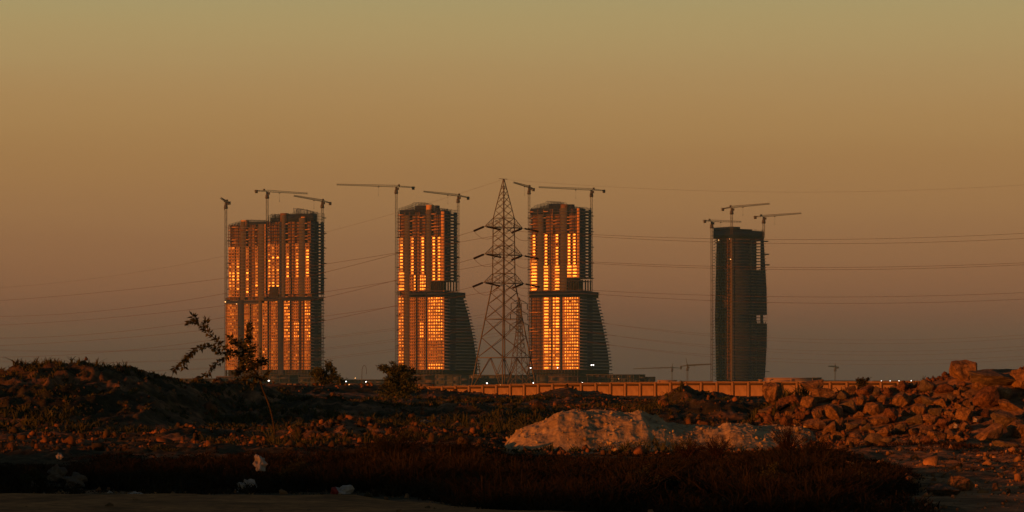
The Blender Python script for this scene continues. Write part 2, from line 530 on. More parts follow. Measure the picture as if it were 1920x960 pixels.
gxs = np.arange(4.5, 20.5, .06); gys = np.arange(69.5, 85.0, .06)
GH = height(*np.meshgrid(gxs, gys))


def hz_at(x, y):
    i = int(min(max((x - 4.5) / .06, 0), len(gxs) - 1)); j = int(min(max((y - 69.5) / .06, 0), len(gys) - 1))
    return float(GH[j, i])


rocks = [rock_mesh('boulder', 20 + i, flat=[1, .8, .7, .95][i % 4], longx=[1, 1.25, 1.1, 1.5][i % 4], n=[13, 17, 11, 15][i % 4],
                   m=['rock_a', 'rock_a', 'rock_b', 'rock_a', 'rock_c'][i % 5], sub=1) for i in range(20)]
GROUP_R = 'broken stones of the rubble heap at the right'


def put_rock(px, py, d, wpx, hpx, label=None, mesh=None, rz=None, tilt=0.0, sy=None, group=None, name='boulder', seed=0):
    """boulder whose middle shows at column px, row py"""
    rr = random.Random(seed + int(px * 7 + py))
    me = mesh or rocks[rr.randrange(len(rocks))]
    o = bpy.data.objects.new(name, me); col.objects.link(o)
    if group == GROUP_R:
        best = None
        for dd in np.arange(71.0, 84.0, .15):
            c_ = W(px, py, dd)
            if c_.z <= hz_at(c_.x, dd) + hpx * dd / F * .30:
                best = dd; break
        if best is not None: d = best - .1 * wpx * d / F
    c = W(px, py, d)
    o.location = c
    ex = max(abs(vv.co.x) for vv in me.vertices); ez = max(abs(vv.co.z) for vv in me.vertices)
    sxx = wpx * d / F / 2 / ex; szz = hpx * d / F / 2 / ez
    o.scale = (sxx, sy if sy else (sxx + szz) / 2 * 1.1, szz)
    o.rotation_euler = (0, R(tilt), R(rz if rz is not None else rr.uniform(-25, 25)))
    set_props(o, label, 'boulder' if name == 'boulder' else 'stone', group)
    return o


big = rock_mesh('boulder', 501, 1.0, 1.0, 26, 'rock_a', 3, .04)
longb = rock_mesh('boulder', 77, .8, 1.0, 24, 'rock_c', 3, .05)
blk = rock_mesh('boulder', 61, .8, 1.0, 22, 'rock_a', 2, .03)
rb = rock_mesh('boulder', 15, 1, 1, 18, 'rock_b', 2, .05)
hero = [
    (1806, 697, 80.5, 52, 48, 'big upright ochre boulder on top of the rubble heap, tallest against the sky', big, 0, 3),
    (1862, 710, 81.6, 100, 36, 'long dull boulder on the rubble crest just behind the tall ochre one', longb, 10, 6),
    (1920, 713, 79.8, 44, 44, 'ochre boulder on the crest, cut by the right edge of the photo', blk, 20, 0),
    (1838, 722, 78.6, 32, 20, 'small bright block tucked under the tall ochre boulder', blk, -10, 5),
    (1847, 747, 77.6, 42, 50, 'upright reddish boulder below the long dull boulder', rb, 20, 28),
    (1876, 740, 78.0, 40, 34, 'squarish ochre boulder right of the upright reddish one', blk, -25, 15),
    (1853, 818, 75.2, 66, 27, 'long ochre block leaning at a slant near the foot of the rubble', blk, 8, -32),
    (1838, 842, 73.6, 46, 16, 'flat pale slab lying under the slanting block', rocks[1], 5, -4),
    (1888, 836, 73.9, 56, 18, 'low wide slab at the foot of the heap near the right edge', rocks[9], -8, 8),
    (1912, 806, 74.8, 40, 40, 'round ochre boulder at the right edge above the low slab', rocks[5], 15, 0),
    (1895, 762, 76.6, 52, 18, 'tilted flat slab high on the heap near the right edge', blk, -10, 24),
    (1884, 788, 75.8, 56, 42, 'large dark boulder between the tilted slab and the slanting block', longb, 30, 10),
    (1810, 778, 76.2, 24, 30, 'upright ochre stone in the middle of the loose debris', blk, 40, 0),
    (1722, 770, 76.5, 30, 28, 'ochre boulder with a dark right side, left of the loose debris', blk, -20, 0),
    (1716, 788, 75.0, 34, 24, 'rounded boulder under the ochre boulder with the dark side', rocks[4], 10, -8),
    (1672, 781, 75.2, 30, 34, 'tall leaning ochre stone near the middle of the heap foot', rb, -30, -20),
    (1640, 768, 76.5, 34, 28, 'wide-topped ochre boulder in the middle of the heap', blk, 15, 6),
    (1648, 789, 75.0, 40, 22, 'pair-like low ochre boulder below the wide-topped one', rocks[13], 0, 0),
    (1563, 774, 76.2, 32, 36, 'large upright ochre boulder at the left part of the heap foot', big, 40, 0),
    (1531, 778, 75.9, 24, 26, 'pale pointed boulder left of the large upright one at the heap foot', rocks[6], 0, 0),
    (1518, 756, 77.6, 24, 28, 'ochre boulder above the pale pointed boulder', blk, 30, 0),
    (1540, 742, 78.9, 50, 30, 'broad rounded ochre boulder on the left of the heap crest', rocks[0], 12, 0),
    (1518, 723, 80.6, 54, 24, 'wide ochre boulder standing up in front of the boundary wall', rocks[8], -12, 0),
    (1447, 737, 80.0, 34, 44, 'tall ochre boulder at the left end of the heap', big, -30, 10),
    (1480, 752, 78.4, 44, 26, 'wide low boulder right of the tall one at the heap left end', rocks[12], 0, 0),
    (1465, 762, 77.8, 30, 20, 'squat reddish boulder at the left end of the heap', rocks[2], 0, 0),
    (1590, 764, 77.0, 36, 30, 'dull brown boulder between the large upright one and the wide-topped one', rocks[4], 0, 0),
    (1770, 730, 79.0, 38, 22, 'reddish broad boulder high up the debris, left of the tall ochre one', rb, 0, 0),
    (1690, 752, 77.6, 30, 34, 'leaning ochre slab standing in the gap before the wall', blk, -20, 38),
    (1597, 800, 74.6, 34, 16, 'flat ochre stone lying at the foot under the dull brown boulder', rocks[9], 0, 0),
    (1527, 797, 76.5, 42, 26, 'pale boulder where the sand heap meets the rubble', rocks[16], 0, 0),
]
placed = []
for i, (px, py, d, w, h, lab, me, rz, tl) in enumerate(hero):
    put_rock(px, py, d, w, h, lab, me, rz, tl, group=GROUP_R, seed=i)
    placed.append((px, py, max(w, h) * .62))

heroes = list(placed)
# the rest of the individually seen stones
cands = []
tries = 0
sizes = [28, 24, 22, 20, 18, 16, 14, 13, 12, 11, 10, 9]
want = [18, 20, 22, 22, 22, 20, 18, 16, 14, 12, 12, 12]
ridge = RIDGES[-1]
rr = random.Random(5)
n_left = 262
for sz, wn in zip(sizes, want):
    k = 0; tries = 0
    while k < wn and tries < 1500 and n_left > 0:
        tries += 1
        d = rr.uniform(72.8, 81.5)
        px = rr.uniform(1425, 1990)
        if sz > 15 and px > 1690 and rr.random() < .75: continue
        x = (px - 960) * d / F
        z = hz_at(x, d)
        if z < 0.12 and d < 75.5 and rr.random() < .85: continue
        r_m = sz * d / F / 2
        py = HZ + (CAMZ - z - r_m * .12) * F / d
        if px < 1545 and py > 792: continue
        if px > 1730 and py < np.interp(px, [1730, 1780, 1830, 1900], [722, 722, 728, 732]): continue
        if px <= 1730 and py < 744 + (1700 - px) * .01 and rr.random() < .8: continue
        if py > 852 - max(0, 1760 - px) * .12: continue
        if any((px - q[0]) ** 2 + ((py - q[1]) * 1.25) ** 2 < ((q[2] + sz / 2) * .80) ** 2 for q in placed): continue
        placed.append((px, py, sz / 2))
        side = 'angular' if rr.random() < .5 else 'broken'
        put_rock(px, py, d, sz * rr.uniform(.9, 1.25), sz * rr.uniform(.7, 1.05),
                 'ochre or brown broken stone in the rubble heap at the right', None, rr.uniform(-180, 180), rr.uniform(-40, 40), group=GROUP_R, seed=k)
        k += 1; n_left -= 1

# small debris joined into one piece of stuff
srcs = []
for me in rocks[:8]:
    lo = bmesh.new(); rs = random.Random(me.name)
    for _ in range(11):
        a = Vector((rs.gauss(0, 1), rs.gauss(0, 1), rs.gauss(0, 1))).normalized() * rs.uniform(.75, 1)
        lo.verts.new(a)
    bmesh.ops.convex_hull(lo, input=lo.verts)
    bmesh.ops.triangulate(lo, faces=lo.faces[:])
    lo.verts.ensure_lookup_table(); lo.verts.index_update()
    srcs.append((np.array([v_.co[:] for v_ in lo.verts]), np.array([[v_.index for v_ in f_.verts] for f_ in lo.faces])))
    lo.free()


def scatter(name, label, n, fx, fy, size, material, seed, test=None, kind='stuff', zf=None):
    g = np.random.default_rng(seed)
    V, Fc = [], []; base = 0
    X = fx(g, n); Y = fy(g, n)
    Z = height(X, Y) if zf is None else zf(X, Y)
    for i in range(n):
        if test and not test(X[i], Y[i], Z[i]): continue
        vs, fs = srcs[g.integers(0, len(srcs))]
        e = Euler((g.uniform(0, 6.28), g.uniform(0, 6.28), g.uniform(0, 6.28))).to_matrix()
        sc = size(g) * np.array([1, g.uniform(.6, 1), g.uniform(.5, .9)])
        p = (vs * sc) @ np.array(e).T + np.array([X[i], Y[i], Z[i] + sc[2] * .3])
        V.append(p); Fc.append(fs + base); base += len(vs)
    o = link(name, mesh_np(name, np.concatenate(V), np.concatenate(Fc), material), kind=kind)
    set_props(o, label, name.replace('_', ' '))
    return o


scatter('rubble', 'loose reddish rubble and gravel filling the gaps of the right heap', 7500,
        lambda g, n: g.uniform(6.6, 18, n), lambda g, n: g.uniform(73.0, 83, n),
        lambda g: g.gamma(1.6, .022) + .018, M['rock_b'], 3,
        test=lambda x, y, z: (z > .10 or (random.random() < .35 and y > 73.5)) and not any(
            abs(960 + x * F / y - q[0]) < q[2] * .8 and abs(HZ + (CAMZ - z) * F / y - q[1]) < q[2] * .7 for q in heroes))
scatter('rubble', 'scattered stones and clods over the waste ground', 9000,
        lambda g, n: g.uniform(-20, 9, n) * 1.0, lambda g, n: 68 + g.random(n) ** 1.5 * 150,
        lambda g: g.gamma(1.6, .03) + .02, M['clod'], 4)
scatter('clods', 'reddish clods turned up along the low bank left of the sand heap', 4600,
        lambda g, n: g.uniform(-17, .2, n), lambda g, n: 76 + g.random(n) * 12,
        lambda g: g.gamma(1.5, .034) + .014, M['clod'], 11,
        test=lambda x, y, z: _h(np.floor(np.array([x * 9.0])), np.floor(np.array([y * 7.0])), 5)[0] < (.95 if -7.6 < x < -2.2 else .55) and float(fbm(np.array([x * .9]), np.array([y * .7]), 401, 2)[0]) > (-.25 if -7.6 < x < -2.2 else .02))
scatter('clods', 'big clods of earth lying over the far waste ground', 4200,
        lambda g, n: g.uniform(-26, 16, n), lambda g, n: g.uniform(105, 300, n),
        lambda g: g.gamma(1.7, .055) + .03, M['clod'], 12,
        test=lambda x, y, z: not (960 + x * F / y < 380 and y < 135))
scatter('clods', 'lumps and grains lying on the face of the pale sand heap', 900,
        lambda g, n: g.uniform(-.6, 8.8, n), lambda g, n: g.uniform(71.3, 77.2, n),
        lambda g: g.gamma(1.3, .016) + .008, M['sand'], 13,
        zf=lambda X, Y: np.maximum(height(X, Y), HZm[np.clip(np.searchsorted(hy, Y), 0, len(hy) - 1), np.clip(np.searchsorted(hx, X), 0, len(hx) - 1)]))
scatter('clods', 'warm brown clods strewn over the slope under the rubble heap', 1700,
        lambda g, n: g.uniform(4.6, 13, n), lambda g, n: g.uniform(44, 73, n),
        lambda g: g.gamma(1.0, .028) + .010, M['dirt'], 15)
scatter('gravel', 'small stones along the dirt track edge', 2200,
        lambda g, n: g.uniform(-9, 9, n), lambda g, n: g.uniform(36, 48, n),
        lambda g: g.gamma(1.3, .012) + .006, M['dirt'], 5)

# lone stones away from the heap
put_rock(978, 792, 84, 24, 16, 'single orange stone at the left foot of the pale sand heap', rb, 0, -10, name='stone')
put_rock(1804, 925, 46, 44, 32, 'orange conical stone near the bottom right corner', blk, 30, 12, name='stone')
put_rock(1767, 941, 44.5, 66, 28, 'flat pale grey stone beside the orange conical one, bottom right', longb, 5, 0, name='stone')
put_rock(1385, 955, 42.5, 26, 16, 'small brown stone at the bottom edge right of centre', rb, 5, -20, name='stone')


for o in [o_ for o_ in col.objects if o_.name.startswith('stone') and o_.get('category') == 'stone']:
    ez_ = max(abs(v_.co.z) for v_ in o.data.vertices) * o.scale.z
    o.location.z = float(height(np.array([o.location.x]), np.array([o.location.y]))[0]) + ez_ * .62

# ------------------------------------------------------------------ boundary wall
XL, DL = 780, 470.0
XR, DR = 1990, 392.0
pL = Vector(((XL - 960) * DL / F, DL, 0)); pR = Vector(((XR - 960) * DR / F, DR, 0))
wv = pR - pL; nP = 41
wlen = wv.length; ang = math.atan2(wv.y, wv.x); sp = wlen / nP


def wall_top(px):
    return np.interp(px, [540, 780, 1000, 1300, 1600, 2000], [725, 727, 720.5, 717, 716.5, 715])


bwall = empty('boundary_wall', pL, 'long orange-lit boundary wall of framed panels between posts in front of the towers', 'wall', rz=ang)
fr = MB(); 
post_me = None
panel_me = None
u = MB(); u.box(-.5, .5, -.5, .5, 0, 1)
unit_post = mesh_np('post', u.v, u.f, M['wall_d'])
unit_postl = mesh_np('post', u.v, u.f, M['wall'])
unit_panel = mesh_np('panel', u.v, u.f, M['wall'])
unit_frame = MB(); 
for i in range(nP + 1):
    t_ = i / nP
    p = pL + wv * t_
    px = 960 + p.x * F / p.y
    top = CAMZ - (wall_top(px) - HZ) * p.y / F
    o = link('post', unit_post, bwall, (i * sp, -.06, -.4)); o.scale = (.34, .34, top + .4 + .05); o.data = unit_postl
    if i < nP:
        p2 = pL + wv * ((i + .5) / nP); px2 = 960 + p2.x * F / p2.y
        top = CAMZ - (wall_top(px2) - HZ) * p2.y / F
        o = link('panel', unit_panel, bwall, ((i + .5) * sp, .03, -.4)); o.scale = (sp - .30, .12, top + .4)
        f_ = MB()
        w_ = sp - .34
        hb = .28; 
        f_.box(-w_ / 2, w_ / 2, -.1, 0, top - .42, top - .10)
        f_.box(-w_ / 2, w_ / 2, -.1, 0, -.3, .12)
        for sgn in (-1, 1):
            a, b_ = sorted((sgn * w_ / 2, sgn * (w_ / 2 - .16)))
            f_.box(a, b_, -.1, 0, .12, top - .42)
        # thin dark recess lines around the inner field
        g_ = .10
        o2 = link('frame', mesh_np('frame', f_.v, f_.f, M['wall_d']), o)
        o2.parent = bwall; o2.location = ((i + .5) * sp, -.03, 0)
cope = MB()
for i in range(nP):
    p2 = pL + wv * ((i + .5) / nP); px2 = 960 + p2.x * F / p2.y
    top = CAMZ - (wall_top(px2) - HZ) * p2.y / F
    cope.box(i * sp, (i + 1) * sp - .01, -.28, .2, top + .052, top + .14)
cope.build('coping', M['wall'], bwall)

for (x0, x1, yt, d, lab) in [(522, 573, 719.5, 520, 'short lit stretch of low wall below the twin tower'),
                             (622, 676, 719.0, 520, 'lit stretch of low wall between the two left trees'),
                             (766, 812, 720.5, 500, 'lit end stretch of low wall beside the dense left tree')]:
    a, b_ = W(x0, HZ, d), W(x1, HZ, d)
    wl = empty('low_wall', ((a.x + b_.x) / 2, d, 0), lab, 'wall')
    hw = (b_.x - a.x) / 2; top = CAMZ - (yt - HZ) * d / F
    mb = MB(); mb.box(-hw, hw, 0, .2, -.5, top); mb.build('panel', M['wall'], wl)
    n = max(2, int(hw / 1.4))
    for k in range(n + 1):
        mb = MB(); xk = -hw + 2 * hw * k / n; mb.box(xk - .14, xk + .14, -.1, .26, -.5, top + .08); mb.build('post', M['wall_d'], wl)


# ------------------------------------------------------------------ lattice pylons
def lattice_body(mb, levels, wleg, wbr, big_x=None):
    """levels: list of (z, half side); X bracing on four faces"""
    cn = [(-1, -1), (1, -1), (1, 1), (-1, 1)]
    for (z0, s0), (z1, s1) in zip(levels[:-1], levels[1:]):
        for i in range(4):
            a, b_ = cn[i], cn[(i + 1) % 4]
            mb.bar((a[0] * s0, a[1] * s0, z0), (a[0] * s1, a[1] * s1, z1), wleg)
            mb.bar((a[0] * s0, a[1] * s0, z0), (b_[0] * s1, b_[1] * s1, z1), wbr)
            mb.bar((b_[0] * s0, b_[1] * s0, z0), (a[0] * s1, a[1] * s1, z1), wbr)


def ring(mb, z, s, w):
    cn = [(-s, -s), (s, -s), (s, s), (-s, s)]
    for i in range(4):
        a, b_ = cn[i], cn[(i + 1) % 4]
        mb.bar((*a, z), (*b_, z), w)


PD = 700.0
pyl = empty('lattice_pylon', W(944.5, HZ, PD) * 1.0, 'tall near lattice pylon with three pairs of arms and black insulator strings', 'pylon', rz=R(43))
pyl.location.z = 0.0


def pz_(row): return CAMZ + (HZ - row) * PD / F


s_arm, s_waist = 1.80, 1.92


def hs(z):
    return float(np.interp(z, [0, pz_(531), pz_(409), pz_(336)], [5.75, s_waist, s_arm, .07]))


mb = MB()
lv = [0.0, 8.3, 13.2, 17.6, 21.2, 24.0, pz_(531)]
lattice_body(mb, [(z, hs(z)) for z in lv[1:]], .22, .11)
# foot panels: inverted V with sub-bracing
cn = [(-1, -1), (1, -1), (1, 1), (-1, 1)]
for i in range(4):
    a, b_ = cn[i], cn[(i + 1) % 4]
    s0, s1 = hs(0), hs(8.3)
    mb.bar((a[0] * s0, a[1] * s0, -.5), (a[0] * s1, a[1] * s1, 8.3), .24)
    mid = ((a[0] + b_[0]) / 2 * s1, (a[1] + b_[1]) / 2 * s1, 8.3)
    for q in (a, b_):
        mb.bar((q[0] * s0, q[1] * s0, 0), mid, .14)
        zq = 4.2; sq = hs(zq)
        m2 = (((q[0] * s0) + mid[0]) / 2, ((q[1] * s0) + mid[1]) / 2, 4.2)
        mb.bar((q[0] * sq, q[1] * sq, zq), m2, .12)
        mb.bar((q[0] * s1, q[1] * s1, 8.3), m2, .12)
ring(mb, 8.3, hs(8.3), .18); ring(mb, 17.6, hs(17.6), .15)
mb.build('lower_body', M['galv'], pyl)
mb = MB()
z0, z1 = pz_(531), pz_(409)
n = 8
lattice_body(mb, [(z0 + (z1 - z0) * i / n, hs(z0 + (z1 - z0) * i / n)) for i in range(n + 1)], .18, .09)
for r_ in (531, 513, 478, 461, 427, 409): ring(mb, pz_(r_), hs(pz_(r_)), .10)
mb.build('upper_body', M['galv'], pyl)
mb = MB()
zz = [pz_(409), pz_(394), pz_(381), pz_(369), pz_(358), pz_(347), pz_(336)]
lattice_body(mb, [(z, hs(z)) for z in zz], .15, .075)
mb.bar((-1.6, 0, pz_(335.5)), (1.2, 0, pz_(335.5)), .1)
mb.build('peak', M['galv'], pyl)
TIP = 6.25
arm_z = [(pz_(426.5), pz_(409)), (pz_(478), pz_(461)), (pz_(531), pz_(513))]
tips = []
for k, (zl, zt) in enumerate(arm_z):
    for sgn in (-1, 1):
        tipx = TIP + (.35 if k == 2 else 0)
        t3 = Vector((sgn * tipx, 0, zl))
        mb = MB()
        prev = None
        for sy in (-1, 1):
            s_ = hs(zl); st = hs(zt)
            mb.bar((sgn * s_, sy * s_, zl), t3, .12); mb.bar((sgn * st, sy * st, zt), t3, .11)
            for q in range(1, 5):
                f0, f1 = (q - 1) / 5, q / 5
                lo0 = Vector((sgn * s_, sy * s_, zl)).lerp(t3, f0); lo1 = Vector((sgn * s_, sy * s_, zl)).lerp(t3, f1)
                up0 = Vector((sgn * st, sy * st, zt)).lerp(t3, f0); up1 = Vector((sgn * st, sy * st, zt)).lerp(t3, f1)
                mb.bar(lo0, up1, .05); mb.bar(up1, lo1, .05)
        for q in range(0, 5):
            a = Vector((sgn * hs(zl), -hs(zl), zl)).lerp(t3, q / 5); b_ = Vector((sgn * hs(zl), hs(zl), zl)).lerp(t3, (q + .7) / 5)
            mb.bar(a, b_, .08)
        mb.build('cross_arm', M['galv'], pyl)
        tips.append((k, sgn, t3))
# small lamp cluster on the left foot
fl = empty('floodlight', W(885, 708, 690), 'small lit lamp near the left foot of the near pylon', 'lamp')
mb = MB(); mb.bar((0, 0, -2.6), (0, 0, 0), .12); mb.build('pole', M['crane_dark'], fl)
mb = MB(); mb.box(-.18, .18, -.15, .15, -.1, .4); mb.build('lamp_head', M['bag'], fl)

bpy.context.view_layer.update()
rotm = Matrix.Rotation(R(43), 4, 'Z')


def to_world(v_): return pyl.location + (rotm @ v_)


def wire(name, A, B, midpx, label, group, rad=.05, n=60, parent=None):
    """conductor hanging from A to B through the row seen at column midpx[0]"""
    # find t where the column matches
    best, bt = 1e9, .5
    for i in range(1, 400):
        t_ = i / 400; p = A.lerp(B, t_); px = 960 + p.x * F / p.y
        if abs(px - midpx[0]) < best: best, bt = abs(px - midpx[0]), t_
    p = A.lerp(B, bt)
    zt = CAMZ + (HZ - midpx[1]) * p.y / F
    sag = (p.z - zt) / (4 * bt * (1 - bt))
    mb = MB(); pts = []
    for i in range(n + 1):
        t_ = i / n; q = A.lerp(B, t_); q.z -= 4 * sag * t_ * (1 - t_)
        pts.append(q - A)
    mb.path(pts, rad * 2)
    o = mb.build(name, M['wire'], parent, A)
    set_props(o, label, 'power line', group)
    return o


left_end = {(0, -1): (577, 566), (0, 1): (573, 559), (1, -1): (617, 610), (1, 1): (612, 604), (2, -1): (656, 650), (2, 1): (651, 644)}
right_mid = {(0, -1): (456, 442), (0, 1): (449, 432), (1, -1): (505, 492), (1, 1): (501, 489), (2, -1): (567, 556), (2, 1): (556, 545)}
nm = ['upper', 'middle', 'lower']
for (k, sgn, t3) in tips:
    wtip = to_world(t3)
    which = 'nearer' if sgn < 0 else 'farther'
    side_col = 0 if sgn < 0 else 1
    # left-going
    e_row, m_row = left_end[(k, sgn)]
    Bl = W(-260, e_row + 1, 985 if sgn < 0 else 1000)
    dirl = (Bl - wtip).normalized()
    al = wtip + dirl * 4.4; al.z -= .75
    a0 = wtip + dirl * .5; a0.z -= .05
    # right-going
    e_r = right_mid[(k, sgn)]
    Br = W(2080, e_r[1] - 5, 690)
    dirr = (Br - wtip).normalized()
    ar = wtip + dirr * 3.9; ar.z -= .75
    b0 = wtip + dirr * .5; b0.z -= .05
    inv = rotm.inverted()
    for (q0, q1) in ((a0, al), (b0, ar)):
        mb = MB()
        A_, B_ = inv @ (q0 - pyl.location), inv @ (q1 - pyl.location)
        mb.bar(inv @ (wtip - pyl.location), A_, .08)
        for j in range(9):
            c0 = A_.lerp(B_, j / 9); c1 = A_.lerp(B_, (j + .82) / 9)
            mb.bar(c0, c1, .42, .36)
        mb.bar(A_, B_, .22)
        mb.build('insulator_string', M['insul'], pyl)
    mb = MB(); pts = []
    for i in range(15):
        t_ = i / 14; p = al.lerp(ar, t_); p.z -= 4 * 2.1 * t_ * (1 - t_)
        pts.append(inv @ (p - pyl.location))
    mb.path(pts, .07); mb.build('jumper', M['wire'], pyl)
    lm = {0: (605, 512 if sgn < 0 else 496), 1: (605, 559 if sgn < 0 else 548), 2: (605, 602 if sgn < 0 else 593)}[k]
    wire('power_line', al, Bl, lm, f'{nm[k]} power line running left from the {which} {nm[k]} arm of the near pylon', 'power lines hung from the near pylon', rad=.032)
    wire('power_line', ar, Br, (1440, e_r[0]), f'{nm[k]} power line running right from the {which} {nm[k]} arm of the near pylon', 'power lines hung from the near pylon', rad=.032)
apex = to_world(Vector((0, 0, pz_(336))))
wire('power_line', apex, W(2080, 334, 690), (1440, 360), 'thin topmost earth wire running right from the pylon tip', 'power lines hung from the near pylon', rad=.014)
wire('power_line', apex, W(-260, 540, 990), (605, 437), 'thin topmost earth wire running left from the pylon tip', 'power lines hung from the near pylon', rad=.014)

# second pylon, farther off
P2 = 1650.0
p2 = empty('lattice_pylon', (W(973.5, HZ, P2).x, P2, 0), 'smaller farther lattice pylon seen through the legs of the near one', 'pylon', rz=R(28))


def q2(row): return CAMZ + (HZ - row) * P2 / F


mb = MB()
lev = [(0, 5.2), (7, 4.3), (13, 3.5), (19, 2.8), (24, 2.2), (28.5, 1.7), (32.5, 1.35), (q2(609), 1.25), (q2(598), 1.15), (q2(589), 1.1), (q2(578), 1.0), (q2(569), .9), (q2(558), .12)]
lattice_body(mb, lev, .30, .2)
mb.build('body', M['galv'], p2)
for k, row in enumerate((569, 589, 609)):
    for sgn in (-1, 1):
        mb = MB(); z = q2(row); tp = Vector((sgn * [5.2, 5.6, 6.0][k], 0, z))
        for sy in (-1, 1):
            mb.bar((sgn * .8, sy * .8, z), tp, .2); mb.bar((sgn * .8, sy * .8, z + 2.0), tp, .2)
        mb.build('cross_arm', M['galv'], p2)
        mb = MB(); mb.bar(tp, tp + Vector((0, 0, -3.4)), .3); mb.build('insulator_string', M['insul'], p2)
        for (ex, er, mx, mr, sd_) in ((1760, [607, 628, 648][k] + (0 if sgn < 0 else 3), 1290, [623, 644, 662][k] + (0 if sgn < 0 else 3), 'right'),):
            A_ = Vector((p2.location.x, P2, 0)) + (Matrix.Rotation(R(28), 4, 'Z') @ (tp + Vector((0, 0, -3.4))))
            wire('power_line', A_, W(2150, er, 1500), (mx, mr), f'faint {nm[k]} line running right from the {"left" if sgn < 0 else "right"} {nm[k]} arm of the farther pylon', 'faint lines of the farther pylon', rad=.045)
            wire('power_line', A_, W(-160, er + 38, 1900), (650, mr + 4), f'faint {nm[k]} line running left from the {"left" if sgn < 0 else "right"} {nm[k]} arm of the farther pylon', 'faint lines of the farther pylon', rad=.045)


# ------------------------------------------------------------------ towers
TD = 3320.0
KZ = TD / F                       # metres per photo pixel at the towers


def TZ_(row): return CAMZ + (HZ - row) * KZ


unit = MB(); unit.box(0, 1, 0, 1, 0, 1)
UM = {k: mesh_np('block', unit.v, unit.f, M[k]) for k in ('slab', 'pier', 'core', 'net', 'conc', 'block', 'glass', 'shade_glass', 'podium')}
cen = MB(); cen.box(-.5, .5, -.5, .5, -.5, .5)
PANE = mesh_np('window', cen.v, cen.f, M['glass'])


def ub(name, key, parent, x0, x1, y0, y1, z0, z1, kind=None):
    o = link(name, UM[key], parent, (x0, y0, z0), kind)
    o.scale = (x1 - x0, y1 - y0, z1 - z0)
    return o


